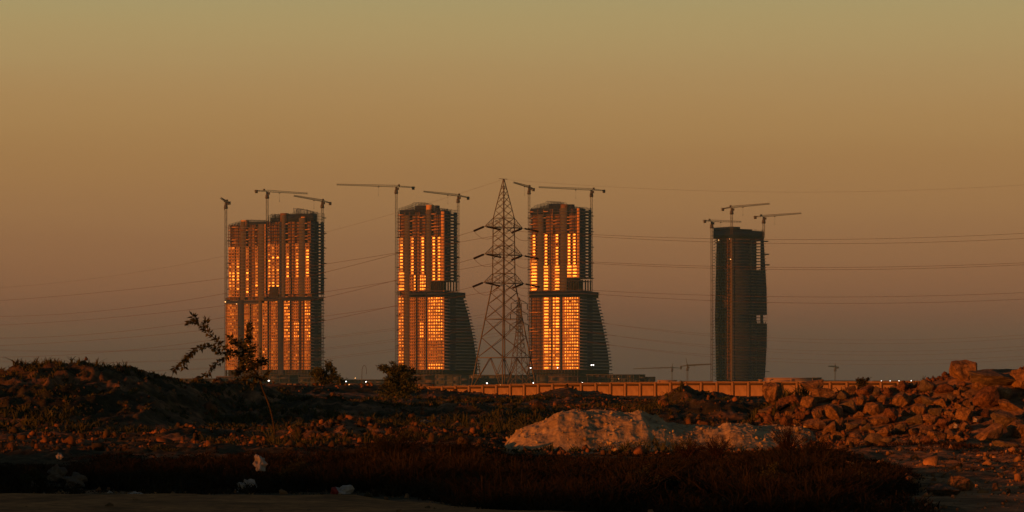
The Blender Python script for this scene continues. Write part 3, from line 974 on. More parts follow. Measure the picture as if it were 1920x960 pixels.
def build_tower(cfg):
    A = R(26)
    xc = cfg['xc']; D = cfg.get('D', TD)
    kz_ = D / F
    TZ_ = lambda row: CAMZ + (HZ - row) * kz_
    k = (D / F) / math.cos(A); kr = (D / F) / math.sin(A)
    base = Vector(((xc - 960) * D / F, D, 0))
    T = empty('tower_block', base, cfg['label'], 'tower', 'unfinished high-rise towers lit by the low sun', rz=-A)
    X = lambda px: (px - xc) * k
    fh = cfg.get('fh', 5.95)
    rr = random.Random(cfg['seed'])
    rows = []
    y = cfg['bottom']
    while y > cfg['slab_top'] + 1:
        rows.append(y); y -= fh
    ymech0, ymech1 = cfg['mech']       # top, bottom rows of the dark band
    tg = cfg.get('terrace')            # (xa, xb, ytop, ybot)
    win_objs = []; stuff = MB()
    panels = MB(); backs = MB(); rside = MB(); rail = MB()
    for row in rows:
        z = TZ_(row); z1 = TZ_(row - fh)
        low = row > ymech1 + 1
        mech = ymech0 <= row <= ymech1 + 1
        xl = cfg['xl_low'] if row > ymech0 else cfg['xl']
        rEdge = cfg['r_low'](row) if row > ymech0 else cfg['r_up'](row)
        dep = (rEdge - xc) * kr
        in_t = tg and tg[2] - 1 <= row - fh * .5 <= tg[3] - 0.5
        # slab
        if in_t and row < tg[3] - 2 and row > tg[2] + fh * .6:
            xr = X(tg[0]) - .2
        else:
            xr = .45
        if xr > .3:
            ub('floor_slab', 'slab', T, X(xl) - rr.choice((.4, .9, 1.6)), xr + rr.choice((0, 0, .5, 1.0)), -.45, dep + rr.uniform(0, 1.6), z - .52, z + .12)
        else:
            ub('floor_slab', 'slab', T, X(xl) - rr.choice((.4, .9, 1.6)), xr, -.45, 26, z - .52, z + .12)
        bands = cfg['low'] if row > ymech0 else cfg['up']
        for b in bands:
            typ, xa, xb = b[0], b[1], b[2]
            if in_t and xa >= tg[0] - 1: continue
            a0, a1 = X(xa), X(xb)
            glazed = row > cfg['glaze_top'] and not mech
            if typ == 'win' and glazed and row <= cfg.get('open_low', 999):
                wins = b[3](row) if callable(b[3]) else b[3]
                sill, head = z + .12 + .95, z1 - .52 - .32
                if not low and len(wins) <= 2 and max(w[1] for w in wins) <= 5.2:
                    # single windows: a jamb each side, dark gaps beyond
                    for (wc, ww) in wins:
                        q0, q1 = max(a0, X(wc - ww / 2 - 1.3)), min(a1, X(wc + ww / 2 + 1.3))
                        panels.box(q0, q1, 0, .3, z + .12, sill); panels.box(q0, q1, 0, .3, head, z1 - .52)
                        w0, w1 = X(wc - ww / 2), X(wc + ww / 2)
                        if w0 > q0: panels.box(q0, w0, 0, .3, sill, head)
                        if q1 > w1: panels.box(w1, q1, 0, .3, sill, head)
                        off = cfg['glow'](wc, row, rr)
                        if off is not None: win_objs.append(((w0 + w1) / 2, (sill + head) / 2, w1 - w0, head - sill, off))
                    panels.box(a0, a1, .05, .25, z + .12, z + .62)
                    backs.box(a0, a1, 1.6, 1.9, z + .12, z1 - .52)
                    continue
                panels.box(a0, a1, 0, .3, z + .12, sill)
                panels.box(a0, a1, 0, .3, head, z1 - .52)
                # jambs between the openings
                e = a0
                for (wc, ww) in sorted(wins):
                    w0, w1 = X(wc - ww / 2), X(wc + ww / 2)
                    if w0 > e: panels.box(e, w0, 0, .3, sill, head)
                    e = w1
                    off = cfg['glow'](wc, row, rr)
                    if off is None:
                        backs.box(w0, w1, .9, 1.1, sill, head); continue
                    win_objs.append(((w0 + w1) / 2, (sill + head) / 2, w1 - w0, head - sill, off))
                if e < a1: panels.box(e, a1, 0, .3, sill, head)
                backs.box(a0, a1, 1.2, 1.4, z + .12, z1 - .52)
            elif typ == 'win' or typ == 'open':
                # bare storey: low parapet in places, block wall set back
                if rr.random() < .35: panels.box(a0 + .3, a0 + (a1 - a0) * rr.uniform(.3, .95), .1, .3, z + .12, z + .9)
                backs.box(a0, a1, 3.2, 3.5, z + .12, z1 - .52)
                nn = max(1, int((a1 - a0) / 5))
                for q in range(nn + 1):
                    xx_ = a0 + (a1 - a0) * q / nn
                    backs.box(xx_ - .3, xx_ + .3, .1, .9, z + .12, z1 - .52)
            elif typ == 'wall':
                panels.box(a0, a1, -.05, .3, z + .12, z1 - .52)
            elif typ == 'dark':
                backs.box(a0, a1, 2.2, 2.5, z + .12, z1 - .52)
                panels.box((a0 + a1) / 2 - .35, (a0 + a1) / 2 + .35, 1.4, 1.8, z + .12, z1 - .52)
        # right-hand face
        if not in_t and not mech:
            if row <= ymech0:
                a, b2 = 0.4, dep
                g0, g1 = dep * .50, dep * .74
                rside.box(-.2, .05, .3, g0, z + .12, z1 - .52)
                rside.box(-.2, .05, g1, dep - .5, z + .12, z1 - .52)
                rside.box(-.2, .05, g0, g1, z + .12, z + 1.2)
            else:
                rside.box(-2.4, -2.1, .3, dep - 2.5, z + .12, z1 - .52)
                if dep > 40: rail.box(.2, .42, .5, dep - .3, z + .12, z + .95)
                elif rr.random() < .7: rail.box(.2, .42, .5, dep - .3, z + .12, z + .55)
                rside.box(-40, -2.2, dep - 3.4, dep - 3.1, z + .12, z1 - .52) if dep > 40 else None
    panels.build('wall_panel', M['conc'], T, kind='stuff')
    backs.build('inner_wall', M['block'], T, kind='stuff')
    if rail.v: rail.build('balcony_parapet', M['slab'], T, kind='stuff')
    if rside.v: rside.build('side_wall', M['net'], T, kind='stuff')
    # dark core and mechanical storey
    zb, zt = TZ_(cfg['bottom']) - 4, TZ_(cfg['slab_top'] + 2)
    zm0, zm1 = TZ_(ymech1), TZ_(ymech0)
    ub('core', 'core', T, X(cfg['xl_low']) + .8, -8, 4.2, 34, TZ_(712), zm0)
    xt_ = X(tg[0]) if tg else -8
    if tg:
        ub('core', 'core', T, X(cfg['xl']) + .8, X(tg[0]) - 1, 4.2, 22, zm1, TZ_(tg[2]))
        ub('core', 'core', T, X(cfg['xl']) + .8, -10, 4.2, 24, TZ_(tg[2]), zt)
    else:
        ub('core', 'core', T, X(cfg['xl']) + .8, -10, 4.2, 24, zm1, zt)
    depm = (cfg['r_low'](ymech1) - xc) * kr
    for (xa, xb) in cfg['mech_x']:
        ub('plant_storey', 'net', T, X(xa), X(xb) + (.5 if xb >= xc else 0), -.25, depm - 1, zm0 + .15, zm1 - .3)
    # piers
    for (key, xa, xb, ya, yb, out_) in cfg['piers']:
        ub('pier', key, T, X(xa), X(xb), -out_, 4, TZ_(yb), TZ_(ya))
    for (ya_, yb_, fa, fb) in cfg.get('rpiers', []):
        for (p0, p1) in [(fa, fb)]:
            ub('pier', 'net', T, -4, .55, (p0 - xc) * kr, (p1 - xc) * kr, TZ_(yb_), TZ_(ya_))  # dark strip; on the flared sides it stands in for a shaded recess
    # terrace columns
    if tg:
        xa, xb, yt, yb = tg
        for c_ in cfg['t_cols']:
            ub('column', 'core', T, X(c_) - .45, X(c_) + .45, .5, 1.6, TZ_(yb), TZ_(yt))
        for c_ in cfg.get('t_rcols', []):
            ub('column', 'core', T, -.9, .1, (c_ - xc) * kr - .8, (c_ - xc) * kr + .8, TZ_(yb), TZ_(yt))
        if cfg.get('t_back'):
            a_, b3 = cfg['t_back']
            ub('inner_wall', 'core', T, X(a_), X(b3), 3, 14, TZ_(yb), TZ_(yt))
    ub('core', 'core', T, -34, -3, .8, (cfg['r_low'](700) - xc) * kr - 3, TZ_(712), TZ_(693.4))
    # windows: the widest 300 as objects, the others joined
    win_objs.sort(key=lambda w: -w[2])
    for i, (wx, wz, ww, wh, off) in enumerate(win_objs):
        rx, rz = off
        if i < 300:
            o = link('window', PANE, T, (wx, .22, wz))
            o.scale = (ww, .04, wh); o.rotation_euler = (R(rx), 0, R(rz))
        else:
            e = Euler((R(rx), 0, R(rz))).to_matrix()
            b0 = len(stuff.v)
            for c_ in cen.v:
                q = e @ Vector((c_[0] * ww, c_[1] * .04, c_[2] * wh)); stuff.v.append((q.x + wx, q.y + .22, q.z + wz))
            stuff.f += [tuple(b0 + j for j in q) for q in BOXF]
    if stuff.v: stuff.build('window_panes', M['glass'], T, kind='stuff')
    # catch platforms on the outer edges
    for (side, row, ln) in cfg['ledges']:
        if side == 'L':
            ub('catch_platform', 'net', T, X(cfg['xl']) - ln * k, X(cfg['xl']) + 3 * k, -1.0, 5, TZ_(row) - .35, TZ_(row) + .5)
        else:
            de = ((cfg['r_up'](row) if row < ymech0 else cfg['r_low'](row)) - xc) * kr
            ub('catch_platform', 'net', T, -2, 1.2, de - 2, de + ln * kr, TZ_(row) - .35, TZ_(row) + .5)
    # roof works: light frames
    mb = MB()
    for (xa, xb, y0, y1a, y1b) in cfg['crown']:
        n = max(2, int((xb - xa) / 2.6))
        for dy in (0, 7, 16):
            last = None
            for i in range(n + 1):
                t_ = i / n; x_ = X(xa + (xb - xa) * t_); zt_ = TZ_(y1a + (y1b - y1a) * t_) - dy * .03
                mb.bar((x_, dy + .3, TZ_(y0)), (x_, dy + .3, zt_ + rr.uniform(-.3, .9)), .34)
                if last is not None:
                    for fz in (1.0, .66, .33):
                        mb.bar((last[0], dy + .3, TZ_(y0) + (last[1] - TZ_(y0)) * fz), (x_, dy + .3, TZ_(y0) + (zt_ - TZ_(y0)) * fz), .26)
                    if rr.random() < .5:
                        mb.bar((last[0], dy + .3, TZ_(y0)), (x_, dy + .3, zt_), .2)
                last = (x_, zt_)
    for (fy0, fy1, y0, y1) in cfg.get('rcrown', []):
        d0, d1 = (fy0 - xc) * kr, (fy1 - xc) * kr
        n = 9
        for i in range(n + 1):
            yy_ = d0 + (d1 - d0) * i / n
            mb.bar((0, yy_, TZ_(y0)), (0, yy_, TZ_(y1) + rr.uniform(-.4, 1.2)), .34)
        for fz in (0, .33, .66, .95):
            zz_ = TZ_(y0) + (TZ_(y1) - TZ_(y0)) * fz
            mb.bar((0, d0, zz_), (0, d1, zz_), .26)
    mb.build('roof_formwork', M['net'], T)
    for (key, xa, xb, ya, yb, y_off, dp) in cfg['roof_boxes']:
        ub('roof_room', key, T, X(xa), X(xb), y_off, y_off + dp, TZ_(yb), TZ_(ya))
    # bare bottom storeys
    zz0 = TZ_(cfg['bottom']); lo = TZ_(712)
    for i in range(int((cfg['xc'] - cfg['xl_low']) / 6) + 1):
        xx_ = X(cfg['xl_low'] + i * 6)
        if xx_ < 0: ub('column', 'podium', T, xx_ - .4, xx_ + .4, .4, 1.6, lo, zz0 - .3)
    ub('floor_slab', 'podium', T, X(cfg['xl_low']) - .6, .7, -.7, (cfg['r_low'](700) - xc) * kr, TZ_(700) - .3, TZ_(700) + .5)
    ub('floor_slab', 'podium', T, X(cfg['xl_low']) - .6, .7, -.7, (cfg['r_low'](700) - xc) * kr, TZ_(706) - .3, TZ_(706) + .3)
    return T


def glow_fn(spots, base=(6.0, 2.6), jit=(1.3, 0.7), dead=0.08):
    """tilt of each pane: almost flush where the facade flashes, more askew elsewhere"""
    def g(x, y, rr):
        az, el = base
        best = 0
        for (xa, xb, ya, yb, st) in spots:
            if xa <= x <= xb and ya <= y <= yb: best = max(best, st)
        if rr.random() < dead * (1 - best): return None
        az = az * (1 - best) * rr.choice((1, -1)) + rr.gauss(0, jit[0])
        return (el * (1 - best) + rr.gauss(0, jit[1]), az)
    return g


# ---- second tower from the left
def low2(r): return float(np.interp(r, [545, 548, 566, 589, 615, 640, 657, 680, 712], [869, 869.5, 874, 880.5, 886.5, 891.5, 894, 897.5, 900]))


def wC(a, b, n):
    w = (b - a) / n
    return [(a + w * (i + .5), w * .58) for i in range(n)]


tall2 = build_tower(dict(
    label='tower second from left, flared right foot, beside the near pylon', seed=2, xc=833, xl=745, xl_low=745, bottom=693, slab_top=397, glaze_top=444,
    mech=(546, 556), mech_x=[(757, 798), (800, 833)], r_up=lambda r: 856.0, r_low=low2,
    terrace=(808, 833, 526, 545), t_cols=[811, 814.5, 818, 822, 826, 831], t_rcols=[836, 840.5, 845, 850.5, 855], t_back=(810, 826),
    up=[('win', 745, 757, lambda r: [(751, 5)] if r < 510 else [(751.5, 9)]), ('win', 767, 778.5, lambda r: [(772, 4)] if r < 518 else wC(767, 778.5, 3)),
        ('dark', 778.5, 786), ('win', 786, 798, lambda r: [(792, 4)] if r < 518 else wC(786, 798, 3)), ('win', 808, 827, [(813, 4), (823, 4)]), ('wall', 827, 833)],
    low=[('win', 745, 756, wC(745.5, 755.5, 2)), ('win', 767, 779, wC(767.5, 778.5, 3)), ('dark', 779, 785.5), ('win', 785.5, 798, wC(786, 797.5, 3)), ('win', 801, 831, wC(802, 830, 6)), ('wall', 831, 833)],
    piers=[('pier', 757, 767, 402, 693, .38), ('pier', 799, 808, 392, 546, .38), ('net', 798, 800.5, 546, 693, .5), ('net', 797.3, 799, 400, 546, .1)],
    rpiers=[(551, 695, 843, 853), (400, 524, 834, 838)],
    glow=glow_fn([(745, 757, 440, 700, .62), (760, 800, 500, 546, .95), (808, 828, 440, 530, .78), (760, 800, 440, 500, .75), (808, 828, 515, 530, .95),
                  (760, 799, 606, 636, .97), (800, 832, 556, 640, .70), (760, 799, 556, 580, .7), (800, 832, 683, 695, .95), (800, 832, 600, 625, .85)]),
    ledges=[('L', 443, 3), ('L', 472, 3), ('L', 500, 3), ('L', 531, 3), ('L', 548, 3), ('L', 590, 3), ('L', 618, 3), ('L', 648, 3),
            ('R', 417, 4), ('R', 451, 4), ('R', 481, 4), ('R', 516, 4)],
    crown=[(745, 762, 403, 389, 384), (762, 775, 403, 384, 379), (775, 798, 403, 378, 379), (806, 833, 403, 389, 391)], rcrown=[(834, 856, 403, 392)],
    roof_boxes=[('conc', 798, 808, 383, 402, .2, 7), ('net', 745.5, 797, 391, 403, 3, 12), ('net', 809, 832, 394, 403, 3, 12), ('net', 810, 816, 384, 394, 5, 6), ('net', 775, 797, 384, 392, 4, 8)]))

# ---- third tower, right of the pylon
def low3(r): return float(np.interp(r, [545, 566, 593, 623, 657, 680, 712], [1122, 1126.5, 1133.5, 1140.5, 1147.5, 1151, 1154]))


hot3 = glow_fn([(995, 1010, 500, 545, 1.0), (995, 1010, 440, 500, .8), (1018, 1052, 430, 500, .92), (1018, 1052, 498, 546, 1.0), (1063, 1088, 430, 490, .95),
                (1063, 1088, 490, 530, 1.0), (1018, 1034, 556, 625, .97), (1035, 1052, 556, 625, .9), (1018, 1052, 625, 660, .82), (1018, 1052, 660, 700, .66),
                (1055, 1086, 556, 610, .78), (1055, 1086, 610, 660, .7), (1055, 1086, 660, 700, .78)], dead=.03)
tall3 = build_tower(dict(
    label='brightest glowing tower with flared right side, just right of the pylon', seed=3, xc=1086.5, xl=993, xl_low=993, bottom=693, slab_top=392, glaze_top=441,
    mech=(545, 556), mech_x=[(993, 1086.5)], r_up=lambda r: 1110.6, r_low=low3,
    terrace=(1064, 1086.5, 524, 544), t_cols=[1066, 1070, 1075, 1080, 1084], t_rcols=[1089, 1093, 1099, 1104, 1109], t_back=(1065, 1083),
    up=[('win', 994, 1008.5, lambda r: [(1001.5, 4)] if r < 490 else [(1001.5, 9.5)]), ('win', 1019, 1032, lambda r: [(1024, 4)] if r < 500 else [(1024, 7.5), (1030, 2)]),
        ('dark', 1032, 1036.5), ('win', 1036.5, 1050, lambda r: [(1044.5, 4)] if r < 500 else [(1038.3, 2), (1045, 7.5)]),
        ('win', 1063, 1082, lambda r: [(1067, 4), (1077, 4)] if r < 500 else [(1067.5, 7.5), (1077.5, 7)]), ('wall', 1082, 1086.5)],
    low=[('open', 993, 1018.5), ('win', 1018.5, 1034, [(1024.5, 7.5), (1031.5, 2.4)]), ('dark', 1034, 1036.5), ('win', 1036.5, 1050.5, [(1038.6, 2.6), (1045.2, 6)]),
         ('win', 1055, 1085, wC(1058, 1084.5, 6)), ('wall', 1085, 1086.5)],
    piers=[('pier', 1008.5, 1019, 400, 545, .38), ('pier', 1051, 1063, 389, 545, .38), ('net', 1050.6, 1054.5, 556, 693, .5), ('net', 1050, 1051, 400, 545, .2)],
    rpiers=[(556, 693, 1101, 1112), (400, 522, 1087.5, 1092)],
    glow=hot3,
    ledges=[('L', 406, 3), ('L', 444, 3), ('L', 474, 3), ('L', 504, 3), ('L', 548, 3), ('R', 402, 3), ('R', 432, 3), ('R', 461, 3), ('R', 491, 3), ('R', 520, 3), ('R', 547, 2)],
    crown=[(995, 1003, 400, 389, 384), (1003, 1024, 400, 383, 378), (1024, 1051, 400, 375.5, 377), (1060, 1086, 400, 386, 388)], rcrown=[(1087.5, 1110, 400, 388)],
    roof_boxes=[('net', 993.5, 1050, 388, 400, 3, 12), ('net', 1026, 1050, 380, 388, 5, 8), ('block', 1051, 1063, 382, 398, .2, 7), ('net', 1063.5, 1086, 390, 400, 3, 12), ('net', 1063, 1070, 382, 390, 5, 6)]))

# ---- leftmost twin: front (right) tower
g1 = glow_fn([(500, 522, 520, 556, .7), (530, 560, 520, 556, .95), (570, 583, 470, 556, .85), (530, 560, 480, 520, .7), (500, 522, 480, 520, .6),
              (530, 583, 563, 640, .55), (530, 583, 590, 597, .95)], base=(6.5, 2.6), dead=.2)
tall1b = build_tower(dict(
    label='right and taller half of the leftmost twin tower, dark side at its right', seed=4, xc=582, xl=498.5, xl_low=491.8, bottom=693, slab_top=413, glaze_top=458,
    mech=(556, 564), mech_x=[(491, 582)], r_up=lambda r: 605.0, r_low=lambda r: 604.0, terrace=None,
    up=[('win', 498.5, 505, [(501.5, 3.5)]), ('win', 505, 521.5, [(509, 4), (518, 4)]), ('win', 533, 543, lambda r: [(537.5, 4)] if r < 525 else wC(533, 543, 3)), ('dark', 543, 551),
        ('win', 551, 560, lambda r: [(556, 4)] if r < 525 else wC(551, 560, 3)), ('win', 571, 582, lambda r: [(576, 5)] if r < 525 else wC(571.5, 581.5, 3))],
    low=[('win', 492, 498, [(495, 2.4)]), ('dark', 498, 505), ('win', 505, 518, wC(505.5, 517.5, 3)), ('win', 530, 542, wC(530.5, 542, 3)), ('dark', 542, 549),
         ('win', 549, 560, wC(549.5, 560, 3)), ('dark', 560, 570.5), ('win', 570.5, 582, wC(571, 581.5, 3))],
    piers=[('net', 521.5, 526, 416, 556, .4), ('pier', 526, 533, 402, 556, .38), ('pier', 560, 571, 408, 556, .38), ('net', 519, 529.5, 556, 712, .8), ('core', 502, 520, 536, 556, .5)],
    rpiers=[(414, 694, 588, 595)], glow=g1,
    ledges=[('R', 406, 2), ('R', 435, 2.5), ('R', 463, 2.5), ('R', 492, 2.5), ('R', 520, 2.5), ('R', 556, 2), ('R', 600, 1.5), ('R', 633, 2), ('R', 660, 1.5), ('L', 556, 2)],
    crown=[(500, 507, 415, 402, 400), (506, 522, 415, 399, 400), (533, 549, 415, 402, 398), (549, 562, 415, 390, 390.5), (562, 582, 415, 391, 396)], rcrown=[(583, 605, 415, 398)],
    roof_boxes=[('block', 523, 534, 398, 414, .2, 7), ('net', 534, 582, 400, 415, 3, 12), ('net', 500, 522, 406, 415, 4, 10), ('conc', 564, 571, 406, 414, -.2, 4)]))

g1a = glow_fn([(425, 447, 500, 545, .7), (455, 485, 500, 556, .75)], base=(6.5, 2.6), dead=.2)
tall1a = build_tower(dict(
    label='left and lower half of the leftmost twin tower behind the leafy sapling', seed=5, D=TD + 75, xc=498, xl=425, xl_low=419.5, bottom=693, slab_top=423, glaze_top=462,
    mech=(562, 570), mech_x=[(420, 491)], r_up=lambda r: 503.0, r_low=lambda r: 500.0, terrace=None,
    up=[('win', 425, 431, [(428, 3.4)]), ('win', 431, 448, [(434.5, 4), (443.5, 4)]), ('win', 459, 468, [(462, 4)]), ('dark', 468, 477), ('win', 477, 484, [(480, 4)]), ('wall', 496, 498)],
    low=[('win', 419.5, 443.5, wC(420, 443.5, 6)), ('win', 456, 467, wC(456, 467, 3)), ('dark', 467, 473), ('win', 473, 484.5, wC(473.5, 484.5, 3)), ('win', 491, 498, [(494, 3)])],
    piers=[('pier', 449, 458, 414, 562, .38), ('pier', 484.5, 495.5, 420, 562, .38), ('net', 444, 455.5, 562, 712, .8), ('pier', 484.5, 491, 562, 700, .6)],
    glow=g1a,
    ledges=[('L', 450, 3), ('L', 492, 3), ('L', 501, 4), ('L', 518, 2), ('L', 541, 3), ('L', 562, 2)],
    crown=[(425, 449, 425, 419, 413), (460, 498, 425, 411, 413)],
    roof_boxes=[('conc', 449, 460, 411.5, 424, .2, 7), ('net', 461, 498, 415, 425, 3, 12), ('block', 450, 458, 429, 432, -.75, 4)]))

# ---- rightmost dark tower
def build_dark():
    D = 3450.0; kz = D / F; A = R(50)
    xc = 1374.0; k = kz / math.cos(A); kr = kz / math.sin(A)
    Z = lambda row: CAMZ + (HZ - row) * kz
    T = empty('tower_block', ((xc - 960) * D / F, D, 0), 'dark rightmost tower with bulging sides, standing apart in shadow', 'tower', 'unfinished high-rise towers lit by the low sun', rz=-A)
    rr = random.Random(9)
    le = lambda r: float(np.interp(r, [425, 450, 600, 717], [1341, 1343.5, 1340.5, 1343]))
    re_ = lambda r: float(np.interp(r, [431, 460, 540, 600, 650, 717], [1436.5, 1438.3, 1443.3, 1444.4, 1443.8, 1439.5]))
    walls = MB(); nets = MB(); ribs = MB(); lit = MB()
    row = 712.0; fh = 5.6
    opn = [(448.5, 504.5)]
    while row > 432:
        z, z1 = Z(row), Z(row - fh)
        x0 = (le(row) - xc) * k; dp = (re_(row) - xc) * kr
        ub('floor_slab', 'slab', T, x0 - rr.choice((0, .6, 1.4)), .35 + rr.choice((0, .2)), -.35, dp + rr.uniform(0, 1.8), z - .3, z + .15)
        sky = 586 <= row - fh / 2 <= 606
        tall = 448 <= row - fh / 2 <= 504
        a = lambda px: (px - xc) * kr
        # left face: recessed block walls between fins
        walls.box(x0 + .8, -.8, 1.6, 2.0, z + .15, z1 - .3)
        for q in (1349, 1357, 1366):
            walls.box((q - xc) * k - .5, (q - xc) * k + .5, -.1, 1.6, z + .15, z1 - .3)
        if rr.random() < .6: lit.box((1343.5 - xc) * k, (1349 - xc) * k, .2, .5, z + .15, z + rr.uniform(.8, 1.6))
        segs = [(1374.5, 1409), (1412, 1420.5), (1431, re_(row) - .6)]
        if not tall and not sky: segs = [(1374.5, re_(row) - .6)]
        if sky: segs = [(1374.5, 1410), (1411.5, 1421.5), (1430.5, 1436)]
        for (s0, s1) in segs:
            nets.box(-1.0, -.4, a(s0), a(s1), z + .15, z1 - .3)
        if row > 600 or 500 < row < 585:
            for q in np.arange(1378, re_(row) - 2, 4.4 if row > 600 else 7.0):
                ribs.box(-.4, -.05, a(q), a(q) + (1.1 if row > 600 else 1.4), z + .15, z + (2.2 if row > 600 else 1.2))
        row -= fh
    walls.build('side_wall', M['block'], T, kind='stuff'); nets.build('netting_panel', M['net'], T, kind='stuff')
    ribs.build('parapet', M['pier'], T, kind='stuff'); lit.build('parapet', M['conc'], T, kind='stuff')
    # core shaped to keep the openings at the back right clear
    ub('core', 'core', T, (1343 - xc) * k, -2, 3, (1400 - xc) * kr, Z(717), Z(434))
    ub('core', 'core', T, (1362 - xc) * k, -2, (1400 - xc) * kr, (1436 - xc) * kr, Z(717), Z(608))
    ub('core', 'core', T, (1362 - xc) * k, -2, (1400 - xc) * kr, (1436 - xc) * kr, Z(585), Z(506))
    for (p0, p1) in ((1375, 1378), (1408, 1410), (1420.5, 1421.3)):
        ub('pier', 'net', T, -1.2, .45, (p0 - xc) * kr, (p1 - xc) * kr, Z(715), Z(434))
    ub('pier', 'pier', T, (1371 - xc) * k, (1373.4 - xc) * k, -.6, 1, Z(715), Z(430))
    ub('pier', 'pier', T, (1353 - xc) * k, (1354.5 - xc) * k, -.6, 1, Z(715), Z(434))
    ub('pier', 'pier', T, (1361 - xc) * k, (1362 - xc) * k, -.6, 1, Z(715), Z(434))
    # netted top storeys
    xs = [(1341, 1374)]
    ub('net_screen', 'net', T, (1341 - xc) * k, .6, -.8, (1436.5 - xc) * kr, Z(446), Z(431))
    ub('net_screen', 'net', T, (1341.2 - xc) * k, .5, -.75, (1388 - xc) * kr, Z(431), Z(425))
    ub('net_screen', 'net', T, (1345 - xc) * k, .4, 3, (1412 - xc) * kr, Z(431), Z(428.5))
    mb = MB()
    for i in range(26):
        y_ = (1376 + i * 2.3 - xc) * kr
        mb.bar((0, y_, Z(432)), (0, y_, Z(430 + rr.uniform(-2.2, 1))), .35)
    for i in range(12):
        x_ = (1341.5 + i * 2.8 - xc) * k
        mb.bar((x_, -.5, Z(426)), (x_, -.5, Z(424 + rr.uniform(-.8, .6))), .35)
    mb.build('roof_formwork', M['net'], T)
    for row in (450, 474.5, 494.5):
        de = (re_(row) - xc) * kr
        ub('catch_platform', 'net', T, -2, 1.4, de - 3, de + 6.5 * kr, Z(row) - .5, Z(row) + .9)
    ub('catch_platform', 'net', T, -2, 1.2, (1441 - xc) * kr, (1447 - xc) * kr, Z(697), Z(696))
    # left ladder of ties to the hoist mast
    for i in range(48):
        row = 440 + i * 5.6
        l = -2.6 if i % 5 else -5.5
        ub('mast_tie', 'net', T, (le(row) + l - xc) * k, (le(row) - xc) * k + .2, -.3, .6, Z(row) - .3, Z(row) + .35)
    for (lx, lr) in ((1351, 449), (1370, 448), (1371.5, 486)):
        o = empty('work_light', T.matrix_basis @ Vector(((lx - xc) * k, -1.3, Z(lr))), {1351: 'work light low at the left top of the dark rightmost tower', 1370: 'work light at the upper centre column of the dark rightmost tower', 1371.5: 'dim work light midway down the upper dark rightmost tower'}[lx], 'lamp')
        m_ = MB(); m_.box(-.4, .4, -.2, .2, -.25, .25); m_.build('lamp_head', M['lamp_o'], o)
        m_ = MB(); m_.bar((0, 0, -.3), (0, 1.3, -.6), .15); m_.build('bracket', M['crane_dark'], o)
    return T


build_dark()


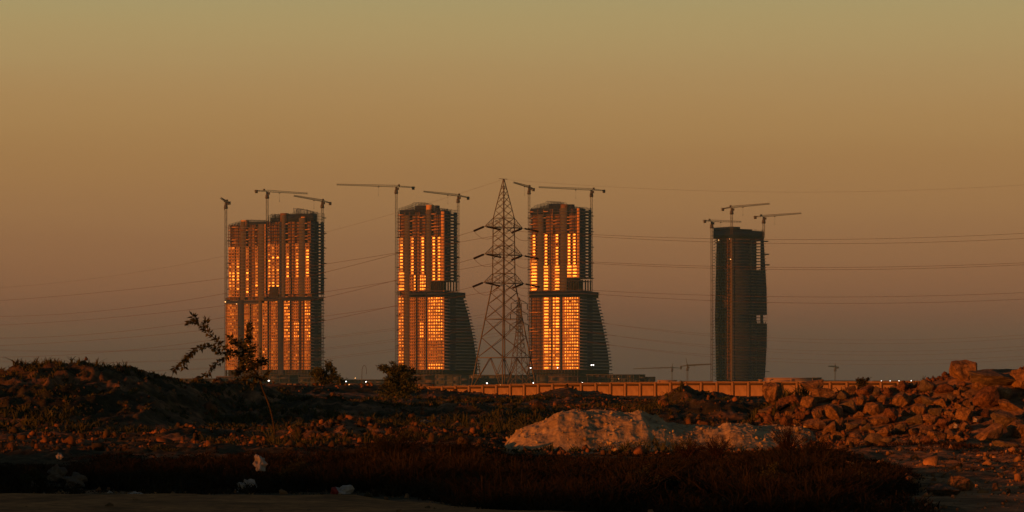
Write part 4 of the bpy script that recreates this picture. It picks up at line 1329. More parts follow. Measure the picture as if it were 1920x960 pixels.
# ------------------------------------------------------------------ tower cranes
def crane(mx, top, base_row, jib, ctr, D, label, luff=0.0, mat_='steel', mw=2.3, s=1.0):
    """mx: mast column, top: row of the jib, jib/ctr: (column, row) of the two ends"""
    kz = D / F
    zt = CAMZ + (HZ - top) * kz; zb = max(0.0, CAMZ + (HZ - base_row) * kz)
    base = Vector(((mx - 960) * D / F, D, zb))
    T = empty('tower_crane', base, label, 'crane', 'tower cranes over the building sites')
    mb = MB(); H = zt - zb - 9 * s
    h = mw / 2
    for a, b_ in ((-h, -h), (h, -h), (h, h), (-h, h)):
        mb.bar((a, b_, 0), (a, b_, H), .36 * s)
    n = max(4, int(H / 4.2))
    for i in range(n):
        z0, z1 = H * i / n, H * (i + 1) / n
        for (p, q) in (((-h, -h), (h, -h)), ((h, -h), (h, h)), ((h, h), (-h, h)), ((-h, h), (-h, -h))):
            if i % 2: p, q = q, p
            mb.bar((*p, z0), (*q, z1), .24 * s)
            mb.bar((*p, z1), (*q, z1), .2 * s)
    mb.build('mast', M[mat_], T)
    mb = MB(); mb.box(-1.9 * s, 1.9 * s, -1.9 * s, 1.9 * s, H, H + 4.2 * s); mb.box(-2.4 * s, 2.4 * s, -2.4 * s, 2.4 * s, H + 1.1 * s, H + 1.5 * s)
    cyl(mb, 0, 0, H + 4.2 * s, H + 8 * s, 1.5 * s, 1.2 * s)
    mb.build('slewing_unit', M['crane_dark'], T)
    mb = MB(); mb.box(1.3 * s, 3.1 * s, -1.6 * s, .4 * s, H + 4.6 * s, H + 7.2 * s); mb.build('cab', M['crane_dark'], T)

    def endp(e):
        Dt = F * (zt - CAMZ) / (HZ - e[1])
        return Vector(((e[0] - 960) * Dt / F, Dt, zt)) - base
    J, C = endp(jib), endp(ctr)
    top0 = Vector((0, 0, zt - zb))
    J.z = top0.z; C.z = top0.z
    if abs(jib[0] - mx) < 8:     # jib pointing nearly at the viewer
        J = Vector(((jib[0] - mx) * kz, -42, top0.z + 1.5)); C = Vector(((ctr[0] - mx) * kz, 14, top0.z - .5))
    # jib: triangular truss, deeper at the root
    def truss(name, P, hh, wd, n):
        mb = MB(); d = (P - top0); Ln = d.length; d.normalize(); sd_ = Vector((d.y, -d.x, 0)).normalized() * wd / 2
        up = Vector((0, 0, hh)); last = None
        for i in range(n + 1):
            t_ = i / n; c = top0 + d * Ln * t_; tp = 1 - .45 * t_
            a, b2, u_ = c - sd_ + Vector((0, 0, -hh / 2)), c + sd_ + Vector((0, 0, -hh / 2)), c + up * (tp - .5)
            if last:
                mb.bar(last[0], a, .3 * s); mb.bar(last[1], b2, .3 * s); mb.bar(last[2], u_, .34 * s)
                mb.bar(last[0], u_, .17 * s); mb.bar(last[1], u_, .17 * s); mb.bar(a, b2, .16 * s); mb.bar(last[2], a, .17 * s)
            last = (a, b2, u_)
        return mb.build(name, M[mat_], T)
    lj = (J - top0).length
    truss('jib', J, 2.3 * s, 1.7 * s, max(8, int(lj / 3.4)))
    truss('counter_jib', C, 1.5 * s, 1.9 * s, max(4, int((C - top0).length / 3.4)))
    dC = (C - top0).normalized(); dJ = (J - top0).normalized()
    mb = MB(); p = top0 + dC * ((C - top0).length - 2.6 * s)
    mb.bar(p + Vector((0, 0, -3.0 * s)), p + Vector((0, 0, .6 * s)), 3.0 * s, 3.2 * s); mb.build('counterweight', M['crane_dark'], T)
    mb = MB(); p = top0 + dC * 4 * s; mb.bar(p + Vector((0, 0, 0)), p + Vector((0, 0, 2.2 * s)), 2.2 * s); mb.build('winch', M['crane_dark'], T)
    mb = MB(); p = top0 + dJ * lj * .30 + Vector((0, 0, -1.4 * s)); mb.bar(p + Vector((0, 0, -.8 * s)), p + Vector((0, 0, .2 * s)), 1.5 * s)
    mb.bar(p, p + Vector((0, 0, -9 * s)), .14); mb.bar(p + Vector((0, 0, -9 * s)), p + Vector((0, 0, -10.2 * s)), .6)
    mb.build('trolley', M['crane_dark'], T)
    return T


TDc = TD - 8
crane(423.5, 377, 712, (421, 373), (429, 383), TDc + 40, 'leftmost crane, its jib pointing toward the viewer, beside the twin tower')
crane(501, 358, 420, (577, 362), (477, 357), TD + 20, 'crane on the middle of the twin tower with its jib to the right')
crane(604.3, 376, 712, (551, 366), (620, 380), TD + 50, 'crane at the right edge of the twin tower, jib to the left')
crane(743, 349, 712, (631, 345), (778, 351), TD + 30, 'crane with very long jib reaching left from the second tower')
crane(859, 366, 550, (794, 358), (879, 370), TD + 60, 'crane at the right of the second tower, jib slanting up left')
crane(992, 350, 712, (963, 341), (1001, 354), TD + 30, 'short jib crane between the near pylon and the brightest tower')
crane(1109, 355, 550, (1010, 350), (1135, 357), TD + 40, 'crane at the right of the brightest tower with long level jib')
crane(1334.5, 414, 716, (1390, 415), (1319, 413), 3440, 'crane mast standing free on the left of the dark rightmost tower', mat_='crane_dark')
crane(1372, 388, 440, (1443, 381), (1354, 391), 3441, 'topmost crane rising from the middle of the dark rightmost tower', mat_='crane_dark')
crane(1432, 405, 445, (1502, 399), (1413, 406), 3470, 'crane on the right shoulder of the dark rightmost tower', mat_='crane_dark')
crane(1260, 689, 716, (1188, 691), (1277, 690), 6500, 'faint far crane with its long jib to the left, low on the horizon', s=1.1)
crane(1289, 685, 716, (1334, 682), (1277, 686.5), 5600, 'low far crane left of the dark tower, jib to the right', s=1.2)
crane(1566, 687, 716, (1553, 686), (1571, 688), 6200, 'small lone far crane on the horizon right of the dark tower', s=1.2)
# peaks of the hammerhead cranes far off
for (mx, y0, y1, D, lab) in ((1286, 685, 671, 5600, 0), (1261.5, 689, 681, 6500, 0), (1566, 687, 680, 6200, 0)):
    par = [o for o in col.objects if o.name.startswith('tower_crane') and abs(960 + o.location.x * F / o.location.y - mx) < 4][0]
    mb = MB(); kz = D / F
    mb.bar((0, 0, CAMZ + (HZ - y0) * kz - par.location.z), ((mx - (960 + par.location.x * F / par.location.y)) * kz, 0, CAMZ + (HZ - y1) * kz - par.location.z), 1.4, .8)
    mb.build('peak', M['crane_dark'], par)


# ------------------------------------------------------------------ podiums and low buildings
def low_building(x0, x1, top, D, label, m='podium', dep=30, floors=2, openfr=True, bay=9.0, name='podium_block', cat='building', bot=724):
    kz = D / F
    z1 = CAMZ + (HZ - top) * kz
    w = (x1 - x0) * kz
    T = empty(name, ((x0 - 960) * D / F, D, 0), label, cat)
    fhh = z1 / floors
    wl = MB(); wl.box(.4, w - .4, 2.2, dep, 0, z1 - .4); wl.build('wall', M['core'] if openfr else M[m], T)
    n = max(1, int(w / bay))
    for i in range(floors + 1):
        z = i * fhh
        mb = MB(); mb.box(0, w, -.2, dep + .2, z - .35, z + .35); mb.build('floor_slab', M[m], T)
    for i in range(n + 1):
        x = w * i / n
        mb = MB(); mb.box(max(0, x - .45), min(w, x + .45), 0, 1, 0, z1 - .35); mb.build('column', M[m], T)
    rr_ = random.Random(int(x0))
    for i in range(n):
        for j in range(floors):
            if rr_.random() < .55:
                xa = w * i / n + .5; xb = w * (i + 1) / n - .5
                mb = MB(); hh = rr_.uniform(.35, 1) * (fhh - .75)
                mb.box(xa, xb, .6, .9, j * fhh + .35, j * fhh + .35 + hh); mb.build('infill_panel', M[m], T)
                if hh > 2.5 and rr_.random() < .6:
                    mb = MB(); mb.box(xa + 1, xb - 1, .45, .6, j * fhh + 1.2, j * fhh + 1 + hh * .6); mb.build('window', M['shade_glass'], T)
    return T


low_building(330, 424, 710, 3180, 'low unfinished frame building left of the twin tower, behind the sapling', floors=2)
low_building(405, 470, 706, 3230, 'podium under the left half of the twin tower', floors=3, m='podium_b')
low_building(470, 560, 703, 3245, 'podium under the right half of the twin tower', floors=3)
low_building(560, 640, 708, 3150, 'grey podium wing right of the twin tower behind the small tree', floors=2)
low_building(640, 735, 712, 3300, 'far low block between the twin tower and the second tower', floors=2)
low_building(775, 816, 704, 3220, 'brown podium under the left of the second tower', m='podium_b', floors=3)
low_building(816, 880, 703, 3200, 'grey walled podium under the right of the second tower', floors=2, openfr=False)
low_building(880, 1006, 703.5, 3260, 'long dark podium wing behind the near pylon', floors=3, openfr=False)
low_building(1006, 1029, 705, 3235, 'dark narrow block right of the pylon feet', floors=2, openfr=False)
low_building(1028, 1102, 705.5, 3190, 'brown podium under the brightest tower', m='podium_b', floors=2)
low_building(1100, 1210, 702.5, 3210, 'long open framed podium right of the brightest tower', floors=3, bay=6)
low_building(1208, 1229, 707, 3215, 'dark end block of the long podium', floors=2, openfr=False)
low_building(1234, 1270, 713, 3900, 'small lit shed on the horizon right of the podium', m='shed', floors=1, openfr=False, name='shed')
low_building(1275, 1336, 714.5, 4200, 'low far shed left of the dark tower', floors=1, openfr=False, name='shed')
low_building(1443, 1524, 709, 2400, 'long pale pink warehouse right of the dark tower', m='shed', floors=1, openfr=False, name='warehouse', dep=60, bay=14)
low_building(1524, 1541, 708.5, 2420, 'grey gable end block joined to the pale warehouse', floors=1, openfr=False, name='warehouse', dep=50)
low_building(1541, 1632, 713.8, 3600, 'low far roofline between the warehouse and the rubble heap', m='shed', floors=1, openfr=False, name='shed')
low_building(1640, 1790, 714.2, 3800, 'low dark far roofline with four bright lamps', floors=1, openfr=False, name='shed')

# guard hut in front of the dark tower
hut = empty('guard_hut', (W(1427, HZ, 1200).x, 1200, 0), 'small hut with a flat cap roof in front of the dark tower', 'hut')
kz = 1200 / F; zt = CAMZ + (HZ - 711.5) * kz
mb = MB(); mb.box(-4 * kz, 4 * kz, 0, 2, 0, zt - .25); mb.build('wall', M['wall'], hut)
mb = MB(); mb.box(-5 * kz, 5 * kz, -.3, 2.3, zt - .25, zt); mb.build('roof', M['shed'], hut)
mb = MB(); mb.box(-2 * kz, 1.5 * kz, -.05, .05, zt - 1.2, zt - .6); mb.build('window', M['shade_glass'], hut)
pole = empty('utility_pole', (W(1413.5, HZ, 1250).x, 1250, 0), 'thin pole just left of the small hut', 'pole')
mb = MB(); mb.bar((0, 0, 0), (0, 0, CAMZ + 10 * 1250 / F), .22, .14); mb.bar((-.5, 0, 3.2), (.5, 0, 3.2), .1); mb.build('shaft', M['crane_dark'], pole)


# far belt of trees on the horizon
bx_ = np.linspace(-3000, 3000, 900)
V, Fc = [], []
hb = 7 + 3.5 * fbm(bx_ * .01, bx_ * 0, 6, 5) + 2.5 * fbm(bx_ * .08, bx_ * 0 + 5, 16, 3)
for i, x_ in enumerate(bx_):
    for (yy_, zz_) in ((4990, -1), (4994, hb[i] * .8), (5003, hb[i]), (5016, hb[i] * .7), (5024, -1)):
        V.append((x_, yy_, zz_))
i_ = np.arange(len(bx_) * 5).reshape(len(bx_), 5)
Fc = np.stack([i_[:-1, :-1], i_[1:, :-1], i_[1:, 1:], i_[:-1, 1:]], -1).reshape(-1, 4)
o = link('tree_belt', mesh_np('tree_belt', V, Fc, M['hill'], True), kind='stuff')
set_props(o, 'dark far belt of trees along the horizon', 'tree belt')


# ------------------------------------------------------------------ lamps
def lamp(px, row, D, label, size=.8, m='lamp', arch=False):
    kz = D / F; z = CAMZ + (HZ - row) * kz
    size *= .7
    T = empty('street_lamp', ((px - 960) * kz, D, 0), label, 'street lamp', 'small lit lamps near the towers')
    mb = MB(); mb.bar((0, .4, 0), (0, .4, z), .35, .2); mb.build('pole', M['crane_dark'], T)
    mb = MB(); mb.box(-size, size, -.25, .25, z - size * .7, z + size * .7); mb.build('lamp_head', M[m], T)
    return T


for (px, row, D, lab, sz, m) in [
    (504, 713.8, 3100, 'bright white lamp below the twin tower', 1.0, 'lamp'), (649, 715.2, 3000, 'white lamp between the small tree and the arched pole', .7, 'lamp'),
    (686, 715.8, 3000, 'white lamp right of the arched pole', .7, 'lamp'), (666, 709, 3120, 'dim reddish lamp above the low block', .5, 'lamp_o'),
    (655, 721.5, 510, 'amber lamp on the low lit wall between the two left trees', .12, 'lamp_o'), (913, 718.6, 3000, 'brightest white lamp behind the near pylon feet', .95, 'lamp'),
    (938, 721.5, 2900, 'tiny lamp at the foot of the near pylon', .45, 'lamp_o'), (1000, 718, 3100, 'white lamp low by the left foot of the brightest tower', .7, 'lamp'),
    (995, 689.8, 3240, 'lamp on the lowest storey left corner of the brightest tower', .6, 'lamp'), (1045.5, 689.8, 3300, 'tiny lamp at the foot centre of the brightest tower', .45, 'lamp'),
    (1109, 684.5, 3270, 'left one of the close pair of lamps on the dark flared side', .6, 'lamp'), (1112.5, 684.5, 3270, 'right one of the close pair of lamps on the dark flared side', .6, 'lamp'),
    (1092, 717, 3100, 'dim lamp before the long framed podium', .4, 'lamp'), (1125, 719, 3100, 'dimmest lamp low before the long framed podium', .3, 'lamp_o'), (1160, 710.5, 3100, 'tiny red lamp on the long framed podium', .3, 'lamp_o'),
    (1652.5, 714.6, 3700, 'leftmost of the four lamps before the rubble heap', .8, 'lamp'), (1669, 714.4, 3700, 'second from left of the four lamps before the rubble heap', .75, 'lamp'),
    (1685.5, 714.3, 3700, 'third from left of the four lamps before the rubble heap', .75, 'lamp'), (1708.5, 714.3, 3700, 'rightmost of the four lamps before the rubble heap', .85, 'lamp'),
    (422.5, 566, 3290, 'upper of two lamps at the left edge of the twin tower', .55, 'lamp_o'), (443.5, 570, 3290, 'small lamp above the lower left facade of the twin tower', .5, 'lamp_o')]:
    if row < 700:       # wall lamps: bracket only, fixed to the facade
        T = empty('wall_lamp', W(px, row, D), lab, 'lamp', 'small lit lamps near the towers')
        mb = MB(); mb.box(-sz, sz, -.25, .25, -sz * .7, sz * .7); mb.build('lamp_head', M[m], T)
        mb = MB(); mb.bar((0, .2, 0), (0, 3, -.3), .2); mb.build('bracket', M['crane_dark'], T)
    else:
        lamp(px, row, D, lab, sz, m)

# arched pole
ap = empty('arched_pole', (W(682, HZ, 900).x, 900, 0), 'tall thin pole bent over in an arch between the two left trees', 'pole')
kz = 900 / F; mb = MB(); pts = []
for (x_, y_) in ((678, 722), (678.5, 705), (679, 692), (680.5, 687), (683, 684.8), (685.5, 686.5), (687, 692), (687.3, 702)):
    pts.append(((x_ - 682) * kz, 0, CAMZ + (HZ - y_) * kz))
mb.path(pts, .16, .10); mb.build('shaft', M['steel'], ap)


# ------------------------------------------------------------------ plants
def leaf_verts(V, Fc, c, d, n, ln, wd):
    """one pointed leaf of two bent halves"""
    d = d.normalized(); s_ = d.cross(n).normalized() * wd / 2
    m1 = c + d * ln * .45; b0 = len(V)
    lift = n.normalized() * ln * .08
    for p in (c, m1 + s_ + lift, c + d * ln, m1 - s_ + lift): V.append(tuple(p))
    Fc.append((b0, b0 + 1, b0 + 2, b0 + 3))


# leafy sapling in the left foreground
SD = 74.0
sap = empty('sapling', (W(516, 812, SD).x, SD, 0.1), 'leafy sapling with a thin curved stem and one branch arching left', 'sapling')


def S(px, py, dy=0.0):
    return W(px, py, SD + dy) - Vector(sap.location)


def smooth_path(pts, n=8):
    outp = []
    P = [pts[0]] + list(pts) + [pts[-1]]
    for i in range(1, len(P) - 2):
        for j in range(n):
            t_ = j / n
            a, b_, c, d = P[i - 1], P[i], P[i + 1], P[i + 2]
            outp.append(.5 * ((2 * b_) + (c - a) * t_ + (2 * a - 5 * b_ + 4 * c - d) * t_ ** 2 + (3 * b_ - a - 3 * c + d) * t_ ** 3))
    outp.append(pts[-1]); return outp


stem = smooth_path([S(516, 815), S(511, 785), S(503, 755), S(492, 728, .1), S(484, 705, .1), S(474, 690, .2), S(462, 664, .2)])
mb = MB(); mb.path(stem, .045, .028); mb.build('trunk', M['bark'], sap)
branches = [
    [S(470, 680, .2), S(455, 667), S(436, 661, -.2), S(414, 660, -.4), S(395, 650, -.5), S(373, 652, -.6), S(355, 664, -.7), S(340, 680, -.8), S(326, 694, -.9)],
    [S(432, 661, -.2), S(420, 652), S(408, 640), S(392, 625), S(378, 612), S(362, 603), S(353, 606)],
    [S(372, 607), S(364, 598), S(360, 592)], [S(385, 618), S(386, 606), S(387, 600)],
    [S(460, 662, .2), S(460, 645, .3), S(466, 630, .3), S(468, 612, .4)], [S(462, 655), S(450, 645, .2), S(440, 640, .2), S(430, 632)],
    [S(428, 662, -.2), S(422, 672, -.2), S(408, 680), S(396, 690), S(390, 700), S(383, 704)],
    [S(470, 682, .3), S(480, 684, .4), S(490, 680, .4), S(495, 676, .4)], [S(465, 670), S(472, 660, .1), S(474, 650, .2)],
    [S(482, 700), S(472, 706, -.1), S(460, 712), S(445, 716)], [S(484, 706), S(478, 716, .2), S(466, 722)], [S(476, 694, .2), S(462, 690, .3), S(448, 696, .4), S(438, 702)],
    [S(488, 716), S(498, 706), S(504, 698)], [S(355, 664, -.7), S(350, 676, -.6), S(345, 688, -.6)], [S(455, 668), S(458, 676, -.3), S(452, 688, -.3)],
]
V, Fc = [], []
rl = random.Random(3)
for bi, b_ in enumerate(branches):
    pth = smooth_path(b_, 6)
    mb = MB(); mb.path(pth, .018, .008); mb.build('branch', M['bark'], sap)
    for i in range(1, len(pth)):
        dens = 7 if bi in (0, 4, 5, 7, 8, 11, 14) else 4
        for _ in range(dens):
            if rl.random() < .75:
                d = (pth[i] - pth[i - 1]).normalized()
                side = Vector((rl.uniform(-1, 1), rl.uniform(-1, 1), rl.uniform(-1.1, .8)))
                dr = (d * rl.uniform(.2, 1) + side * .9)
                c = pth[i - 1].lerp(pth[i], rl.random()) + side * .02
                leaf_verts(V, Fc, c, dr, Vector((rl.uniform(-1, 1), rl.uniform(-1, 1), rl.uniform(.2, 1))), rl.uniform(.09, .165), rl.uniform(.045, .075))
for _ in range(420):      # the crown where the branches meet
    p = S(rl.gauss(465, 15), rl.gauss(672, 18), rl.uniform(-.5, .5))
    dr = Vector((rl.uniform(-1, 1), rl.uniform(-1, 1), rl.uniform(-1, .6)))
    leaf_verts(V, Fc, p, dr, Vector((rl.uniform(-1, 1), rl.uniform(-1, 1), 1)), rl.uniform(.05, .12), rl.uniform(.03, .05))
for _ in range(160):
    p = S(rl.gauss(470, 16), rl.gauss(705, 12), rl.uniform(-.4, .4))
    dr = Vector((rl.uniform(-1, 1), rl.uniform(-1, 1), rl.uniform(-1, .6)))
    leaf_verts(V, Fc, p, dr, Vector((rl.uniform(-1, 1), rl.uniform(-1, 1), 1)), rl.uniform(.05, .11), rl.uniform(.02, .04))
link('foliage', mesh_np('foliage', V, Fc, M['leaf']), sap, kind='stuff')


def small_tree(px, base_row, D, blobs, label, leaf=.16, n=900, m='leaf', cat='tree', name='small_tree', seed=1, stems=5, sw=.10):
    rl = random.Random(seed)
    x = (px - 960) * D / F
    z0 = CAMZ + (HZ - base_row) * D / F
    T = empty(name, (x, D, z0), label, cat)
    org = Vector((x, D, z0))
    mb = MB(); V, Fc = [], []
    for (bx0, by0, rx, ry, wgt) in blobs:
        c = W(bx0, by0, D) - org
        kz = D / F
        mid = Vector((c.x * .35 + rl.uniform(-.2, .2), rl.uniform(-.3, .3), c.z * .5))
        path = smooth_path([Vector((rl.uniform(-.1, .1), 0, -.3)), mid, c], 5)
        mb.path(path, sw, sw * .3)
        for _ in range(6):
            e = c + Vector((rl.gauss(0, rx * .55) * kz, rl.gauss(0, rx * .5) * kz, rl.gauss(0, ry * .55) * kz))
            mb.bar(path[-4], e, sw * .35, sw * .15)
            cnt = int(n * wgt / 6)
            for _ in range(cnt):
                p = path[-4].lerp(e, rl.random() ** .5) + Vector((rl.gauss(0, rx * .26) * kz, rl.gauss(0, rx * .3) * kz, rl.gauss(0, ry * .26) * kz))
                dr = Vector((rl.uniform(-1, 1), rl.uniform(-1, 1), rl.uniform(-1, .8)))
                leaf_verts(V, Fc, p, dr, Vector((rl.uniform(-1, 1), rl.uniform(-1, 1), 1)), leaf * rl.uniform(.6, 1.2), leaf * rl.uniform(.25, .5))
    mb.build('trunk', M['bark'], T)
    link('crown', mesh_np('crown', V, Fc, M[m]), T, kind='stuff')
    return T


small_tree(612, 728, 260, [(600, 693, 16, 6, 1.2), (617, 682, 5, 8, .7), (628, 692, 8, 5, .4), (586, 698, 8, 4, .5), (604, 706, 18, 8, 1), (622, 704, 14, 8, .9), (640, 718, 10, 6, .5), (612, 718, 20, 8, 1.2)],
           'small dark tree with a light upright tuft, right of the twin tower', .28, 520, 'leaf_l', seed=4, sw=.16)
small_tree(748, 736, 230, [(722, 688, 12, 4, .5), (735, 694, 14, 6, .9), (752, 684, 10, 8, .9), (760, 700, 18, 10, 1.4), (742, 712, 20, 10, 1.5), (765, 716, 18, 10, 1.3), (752, 728, 26, 8, 1.6), (728, 724, 16, 10, 1.2), (775, 726, 16, 10, 1.2), (750, 738, 30, 6, 1.3), (773, 694, 6, 6, .3), (712, 686, 5, 3, .3)],
           'dense bushy tree standing before the second tower', .24, 700, 'leaf_l', seed=6, sw=.14)
small_tree(1618, 730, 95, [(1618, 716, 8, 5, 1), (1608, 712, 4, 4, .4), (1628, 711, 4, 4, .4), (1616, 709, 4, 4, .4), (1612, 722, 10, 4, .8)],
           'small spiky bush rising over the rubble before the wall', .10, 150, 'leaf', name='bush', cat='bush', seed=8, sw=.03)
small_tree(522, 745, 175, [(520, 733, 14, 6, 1), (536, 738, 14, 5, 1), (505, 740, 12, 5, .8)], 'dark low bush behind the sapling stem', .16, 420, 'leaf', name='bush', cat='bush', seed=9, sw=.05)
small_tree(305, 722, 126, [(300, 716, 10, 5, 1), (318, 716, 8, 4, .8), (285, 714, 8, 4, .6)], 'low dark bush on the right shoulder of the left mound', .10, 380, 'leaf', name='bush', cat='bush', seed=10, sw=.04)
small_tree(1365, 758, 160, [(1355, 748, 16, 7, 1), (1380, 750, 14, 6, 1), (1340, 752, 10, 5, .6)], 'olive bush between the pointed mound and the wall', .12, 420, 'leaf_l', name='bush', cat='bush', seed=12, sw=.05)
small_tree(1345, 876, 60, [(1340, 868, 18, 12, 1), (1362, 872, 12, 8, .6), (1325, 874, 10, 8, .5)], 'pale brown dry tuft in the foreground scrub right of centre', .05, 420, 'dry', name='bush', cat='bush', seed=13, sw=.015)


def blades(name, label, n, fx, fy, hgt, material, seed, wd=.006, cat='scrub', spread=.35, seg=2, cl=14):
    g = np.random.default_rng(seed)
    nc = n // cl
    CX, CY = fx(g, nc), fy(g, nc)
    H = hgt(CX, CY, g)
    keep = H > .03
    CX, CY, H = CX[keep], CY[keep], H[keep]
    X = np.repeat(CX, cl) + g.normal(0, .05, len(CX) * cl); Y = np.repeat(CY, cl) + g.normal(0, .07, len(CX) * cl)
    H = np.repeat(H, cl) * g.uniform(.35, 1.05, len(X))
    Z = height(X, Y) - .02
    az = g.uniform(0, 6.283, len(X)); lean = g.normal(0, spread, len(X)) * H
    dx, dy = np.cos(az) * lean, np.sin(az) * lean
    wa = g.uniform(0, 6.283, len(X)); w = wd * g.uniform(.6, 1.6, len(X)) * (1 + Y / 90)
    wx_, wy_ = np.cos(wa) * w, np.sin(wa) * w
    pts = []
    for t_ in (0, .55, 1.0):
        k_ = 1 - t_ * .75
        cx_, cy_, cz_ = X + dx * t_ ** 1.6, Y + dy * t_ ** 1.6, Z + H * t_ * (1 - .12 * t_)
        pts.append(np.stack([cx_ - wx_ * k_, cy_ - wy_ * k_, cz_], -1)); pts.append(np.stack([cx_ + wx_ * k_, cy_ + wy_ * k_, cz_], -1))
    Vv = np.stack(pts, 1).reshape(-1, 3)
    b0 = np.arange(len(X)) * 6
    Ff = np.concatenate([np.stack([b0, b0 + 1, b0 + 3, b0 + 2], -1), np.stack([b0 + 2, b0 + 3, b0 + 5, b0 + 4], -1)])
    o = link(name, mesh_np(name, Vv, Ff, material), kind='stuff')
    set_props(o, label, cat)
    return o


def colx(px, d): return (px - 960) * d / F


def front(px):
    return np.interp(px, [-300, 250, 650, 800, 950, 1700, 1800, 2000], [45.2, 44.8, 44.6, 41.5, 38.0, 38.0, 47, 60])


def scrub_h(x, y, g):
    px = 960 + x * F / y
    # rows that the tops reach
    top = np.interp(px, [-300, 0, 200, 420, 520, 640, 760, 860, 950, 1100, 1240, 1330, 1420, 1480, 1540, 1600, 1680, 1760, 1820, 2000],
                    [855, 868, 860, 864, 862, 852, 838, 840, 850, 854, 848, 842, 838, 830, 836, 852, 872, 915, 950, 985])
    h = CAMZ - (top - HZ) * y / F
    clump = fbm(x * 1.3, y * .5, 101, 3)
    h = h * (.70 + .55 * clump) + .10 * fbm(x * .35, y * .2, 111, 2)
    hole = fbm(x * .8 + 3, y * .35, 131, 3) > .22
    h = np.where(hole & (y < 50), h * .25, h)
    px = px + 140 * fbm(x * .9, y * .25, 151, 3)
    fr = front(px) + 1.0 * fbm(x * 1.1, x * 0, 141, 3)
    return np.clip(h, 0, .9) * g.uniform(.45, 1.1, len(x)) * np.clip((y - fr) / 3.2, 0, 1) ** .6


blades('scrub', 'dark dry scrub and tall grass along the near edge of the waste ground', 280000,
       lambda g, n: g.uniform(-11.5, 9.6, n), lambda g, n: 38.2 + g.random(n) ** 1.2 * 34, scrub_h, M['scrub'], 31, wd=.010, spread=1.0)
blades('scrub', 'thin brown twigs and stalks mixed into the foreground scrub', 16000,
       lambda g, n: g.uniform(-11.5, 9.6, n), lambda g, n: g.uniform(39, 66, n), lambda x, y, g: scrub_h(x, y, g) * 1.12, M['dry'], 32, wd=.004, spread=.8, cl=5)
scatter('clods', 'dark clods and litter between the foreground scrub', 1100,
        lambda g, n: g.uniform(-10, 11, n), lambda g, n: g.uniform(43.5, 72, n),
        lambda g: g.gamma(1.1, .022) + .008, M['soil'], 8)


def midh(x, y, g):
    m_ = fbm(x * .25, y * .12, 201, 3)
    px = 960 + x * F / y
    k_ = np.where((px < 380) & (y < 135), .30, 1.0) * np.where((px > 480) & (px < 900) & (y > 82) & (y < 93), .3, 1.0)
    return np.clip(m_ * 1.2 + .10, 0, .45) * k_ * g.uniform(.4, 1.1, len(x))


blades('dry_grass', 'patchy low olive grass and weeds over the mounds', 160000,
       lambda g, n: g.uniform(-23, 12, n), lambda g, n: 66 + g.random(n) ** 1.4 * 150, midh, M['leaf'], 33, wd=.012, cat='grass', spread=.7)
blades('dry_grass', 'rank dark weeds on the backs of the left mounds', 60000,
       lambda g, n: g.uniform(-24, -4, n), lambda g, n: g.uniform(92, 175, n), lambda x, y, g: np.clip(fbm(x * .3 + 7, y * .2, 221, 3) * .9 + .16, 0, .5) * g.uniform(.4, 1, len(x)), M['leaf'], 36, wd=.014, cat='grass', spread=.8)
blades('dry_grass', 'thin dry grass on the slope below the rubble heap', 26000,
       lambda g, n: g.uniform(5.5, 14, n), lambda g, n: g.uniform(52, 74, n), lambda x, y, g: np.clip(fbm(x * .5, y * .3, 210, 3) * .25 + .04, 0, .16), M['dry'], 34, wd=.006, cat='grass', spread=.6)


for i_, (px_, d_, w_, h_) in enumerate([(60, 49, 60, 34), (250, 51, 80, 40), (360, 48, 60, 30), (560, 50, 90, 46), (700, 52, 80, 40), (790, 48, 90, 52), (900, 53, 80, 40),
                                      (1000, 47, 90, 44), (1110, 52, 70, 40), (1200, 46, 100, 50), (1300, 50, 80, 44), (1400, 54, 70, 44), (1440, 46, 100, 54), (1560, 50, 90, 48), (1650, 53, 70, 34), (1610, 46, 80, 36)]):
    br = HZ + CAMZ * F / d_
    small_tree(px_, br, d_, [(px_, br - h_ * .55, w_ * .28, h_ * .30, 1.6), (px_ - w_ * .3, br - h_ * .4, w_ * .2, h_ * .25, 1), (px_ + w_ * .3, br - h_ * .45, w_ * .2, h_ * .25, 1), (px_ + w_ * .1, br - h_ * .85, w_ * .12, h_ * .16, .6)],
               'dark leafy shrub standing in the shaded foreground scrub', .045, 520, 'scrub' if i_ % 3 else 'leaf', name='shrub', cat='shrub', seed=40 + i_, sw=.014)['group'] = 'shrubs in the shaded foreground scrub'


def dry_bush(px, base_row, D, w, h, label, seed, n=70, m='dry', wd=.010):
    rl = random.Random(seed); kz = D / F
    o0 = W(px, base_row, D)
    T = empty('dry_bush', o0, label, 'bush')
    mb = MB()
    for i in range(n):
        a = rl.uniform(-1, 1); end = Vector((a * w * .5 * kz, rl.uniform(-.5, .5) * w * kz * .5, h * kz * rl.uniform(.45, 1) * (1 - .4 * a * a)))
        mid = end * .5 + Vector((rl.gauss(0, .03), rl.gauss(0, .03), .04))
        pth = smooth_path([Vector((rl.gauss(0, .05), rl.gauss(0, .05), -.05)), mid, end], 3)
        mb.path(pth, wd, wd * .4)
        for _ in range(4):
            q = pth[rl.randrange(2, len(pth))]
            mb.bar(q, q + Vector((rl.gauss(0, .06), rl.gauss(0, .06), rl.uniform(.02, .12))), wd * .5, wd * .25)
    mb.build('twig', M[m], T)
    return T


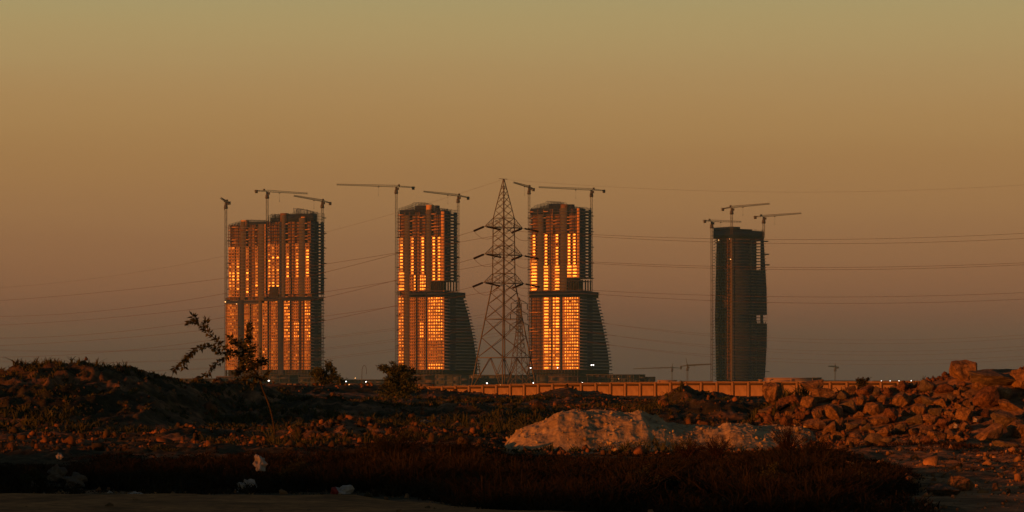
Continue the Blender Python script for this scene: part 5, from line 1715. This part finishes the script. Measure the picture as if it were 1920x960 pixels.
dry_bush(1478, 850, 66, 80, 62, 'leafless dry bush in front of the right end of the sand heap', 1, 110)
dry_bush(1290, 862, 64, 60, 42, 'small leafless dry bush in front of the middle of the sand heap', 2, 70)
dry_bush(1345, 858, 62, 70, 44, 'spreading twiggy bush low before the sand heap, left of the tall dry one', 3, 80)
dry_bush(1530, 868, 60, 70, 55, 'dark twiggy bush right of the tall dry bush', 4, 90, 'scrub')
dry_bush(745, 862, 58, 110, 62, 'wide dark twiggy bush left of the sand heap', 5, 140, 'scrub')
dry_bush(860, 870, 60, 90, 58, 'dark twiggy bush close to the left foot of the sand heap', 6, 110, 'scrub')


# ------------------------------------------------------------------ litter
def crumple(px, row, D, w, h, label, m, seed, name='plastic_bag', cat='litter', second=None):
    rl = random.Random(seed); kz = D / F
    bm = bmesh.new(); bmesh.ops.create_icosphere(bm, subdivisions=3, radius=1.0)
    ph = [rl.uniform(0, 6) for _ in range(6)]
    for v_ in bm.verts:
        c = v_.co
        q = 1 + .22 * math.sin(c.x * 5 + ph[0]) * math.sin(c.y * 4 + ph[1]) + .2 * math.sin(c.z * 6 + c.x * 4 + ph[2]) + .12 * math.sin(c.x * 13 + c.z * 11 + ph[3]) + rl.uniform(-.08, .08)
        v_.co = Vector((c.x * q * w * kz / 2, c.y * q * w * kz / 2.4, c.z * q * h * kz / 2))
        if v_.co.z < -h * kz * .4: v_.co.z = -h * kz * .4
    me = bpy.data.meshes.new(name); bm.to_mesh(me); bm.free(); me.materials.append(M[m])
    if second:
        me.materials.append(M[second])
        for p in me.polygons:
            if p.center.x + p.center.z * .6 < -.02: p.material_index = 1
    o = link(name, me, None, W(px, row, D))
    set_props(o, label, cat, 'litter dropped along the scrub edge')
    return o


crumple(487, 870, 48.5, 24, 34, 'white plastic bag caught high in the scrub, left of centre', 'bag', 1)
crumple(463, 918, 46.2, 40, 36, 'crumpled pale grey bag on the ground under the hanging white bag', 'bag', 2)
crumple(106, 890, 47.6, 34, 30, 'dull round sack in the scrub near the left edge', 'bagd', 3, 'sack')
crumple(142, 902, 47.2, 40, 26, 'flat dark sack right of the round one near the left edge', 'bagd', 4, 'sack')
crumple(112, 856, 49, 12, 14, 'small pale scrap caught above the two sacks', 'bag', 5)
crumple(253, 927, 45.4, 26, 9, 'small white bag lying flat at the track edge', 'bag', 6)
crumple(206, 925, 45.5, 10, 9, 'tiny white scrap left of the flat white bag', 'bag', 7)
crumple(640, 927, 45.3, 44, 30, 'red and white crumpled cloth at the scrub edge', 'bag', 8, 'cloth', second='red')
crumple(545, 944, 44.2, 50, 8, 'dark flat rag on the track edge', 'scrub', 9, 'rag')
crumple(62, 912, 46.5, 14, 16, 'small dull wrapper left of the round sack', 'bagd', 10, 'wrapper')
crumple(5, 930, 45.6, 22, 14, 'dirty bundle at the lower left edge of the photo', 'bagd', 11, 'sack')
crumple(798, 791, 100, 20, 8, 'dull blue plastic sheet half buried among the mounds', 'blue', 12, 'plastic_sheet')
crumple(1792, 799, 74.4, 9, 9, 'white scrap of paper in the loose debris', 'bag', 13, 'scrap')
crumple(1829, 788, 74.6, 9, 8, 'pale scrap right of the white one in the loose debris', 'bag', 14, 'scrap')
crumple(978, 890, 52, 14, 30, 'brown torn sheet standing in the scrub under the sand heap', 'bagd', 15, 'torn_sheet')
crumple(1032, 948, 43.5, 18, 12, 'small brown wrapper at the bottom centre edge', 'bagd', 16, 'wrapper')
crumple(1055, 935, 45.5, 12, 6, 'tiny bluish wrapper above the bottom centre edge', 'blue', 17, 'wrapper')
crumple(1348, 930, 46, 26, 30, 'dark teal sheet deep in the right scrub', 'blue', 18, 'plastic_sheet')
crumple(342, 951, 43.0, 18, 4, 'small flat grey scrap on the dirt track', 'bagd', 19, 'scrap')

# ------------------------------------------------------------------ haze
hz = MB(); hz.box(-9000, 9000, -500, 14400, -3.0, 262.0)
hm = bpy.data.materials.new('haze'); hm.use_nodes = True
hn = hm.node_tree; hn.nodes.clear()
ho = hn.nodes.new('ShaderNodeOutputMaterial'); pv = hn.nodes.new('ShaderNodeVolumePrincipled')
pv.inputs['Density'].default_value = 0.000042
pv.inputs['Color'].default_value = (.30, .78, 1.0, 1)
pv.inputs['Anisotropy'].default_value = 0.0
hn.links.new(pv.outputs[0], ho.inputs['Volume'])
hazeo = hz.build('haze', hm, kind='stuff')
set_props(hazeo, 'thin dusk haze over the whole plain', 'haze')
print('objects', len(bpy.data.objects), 'tris', sum(len(m_.polygons) for m_ in bpy.data.meshes))
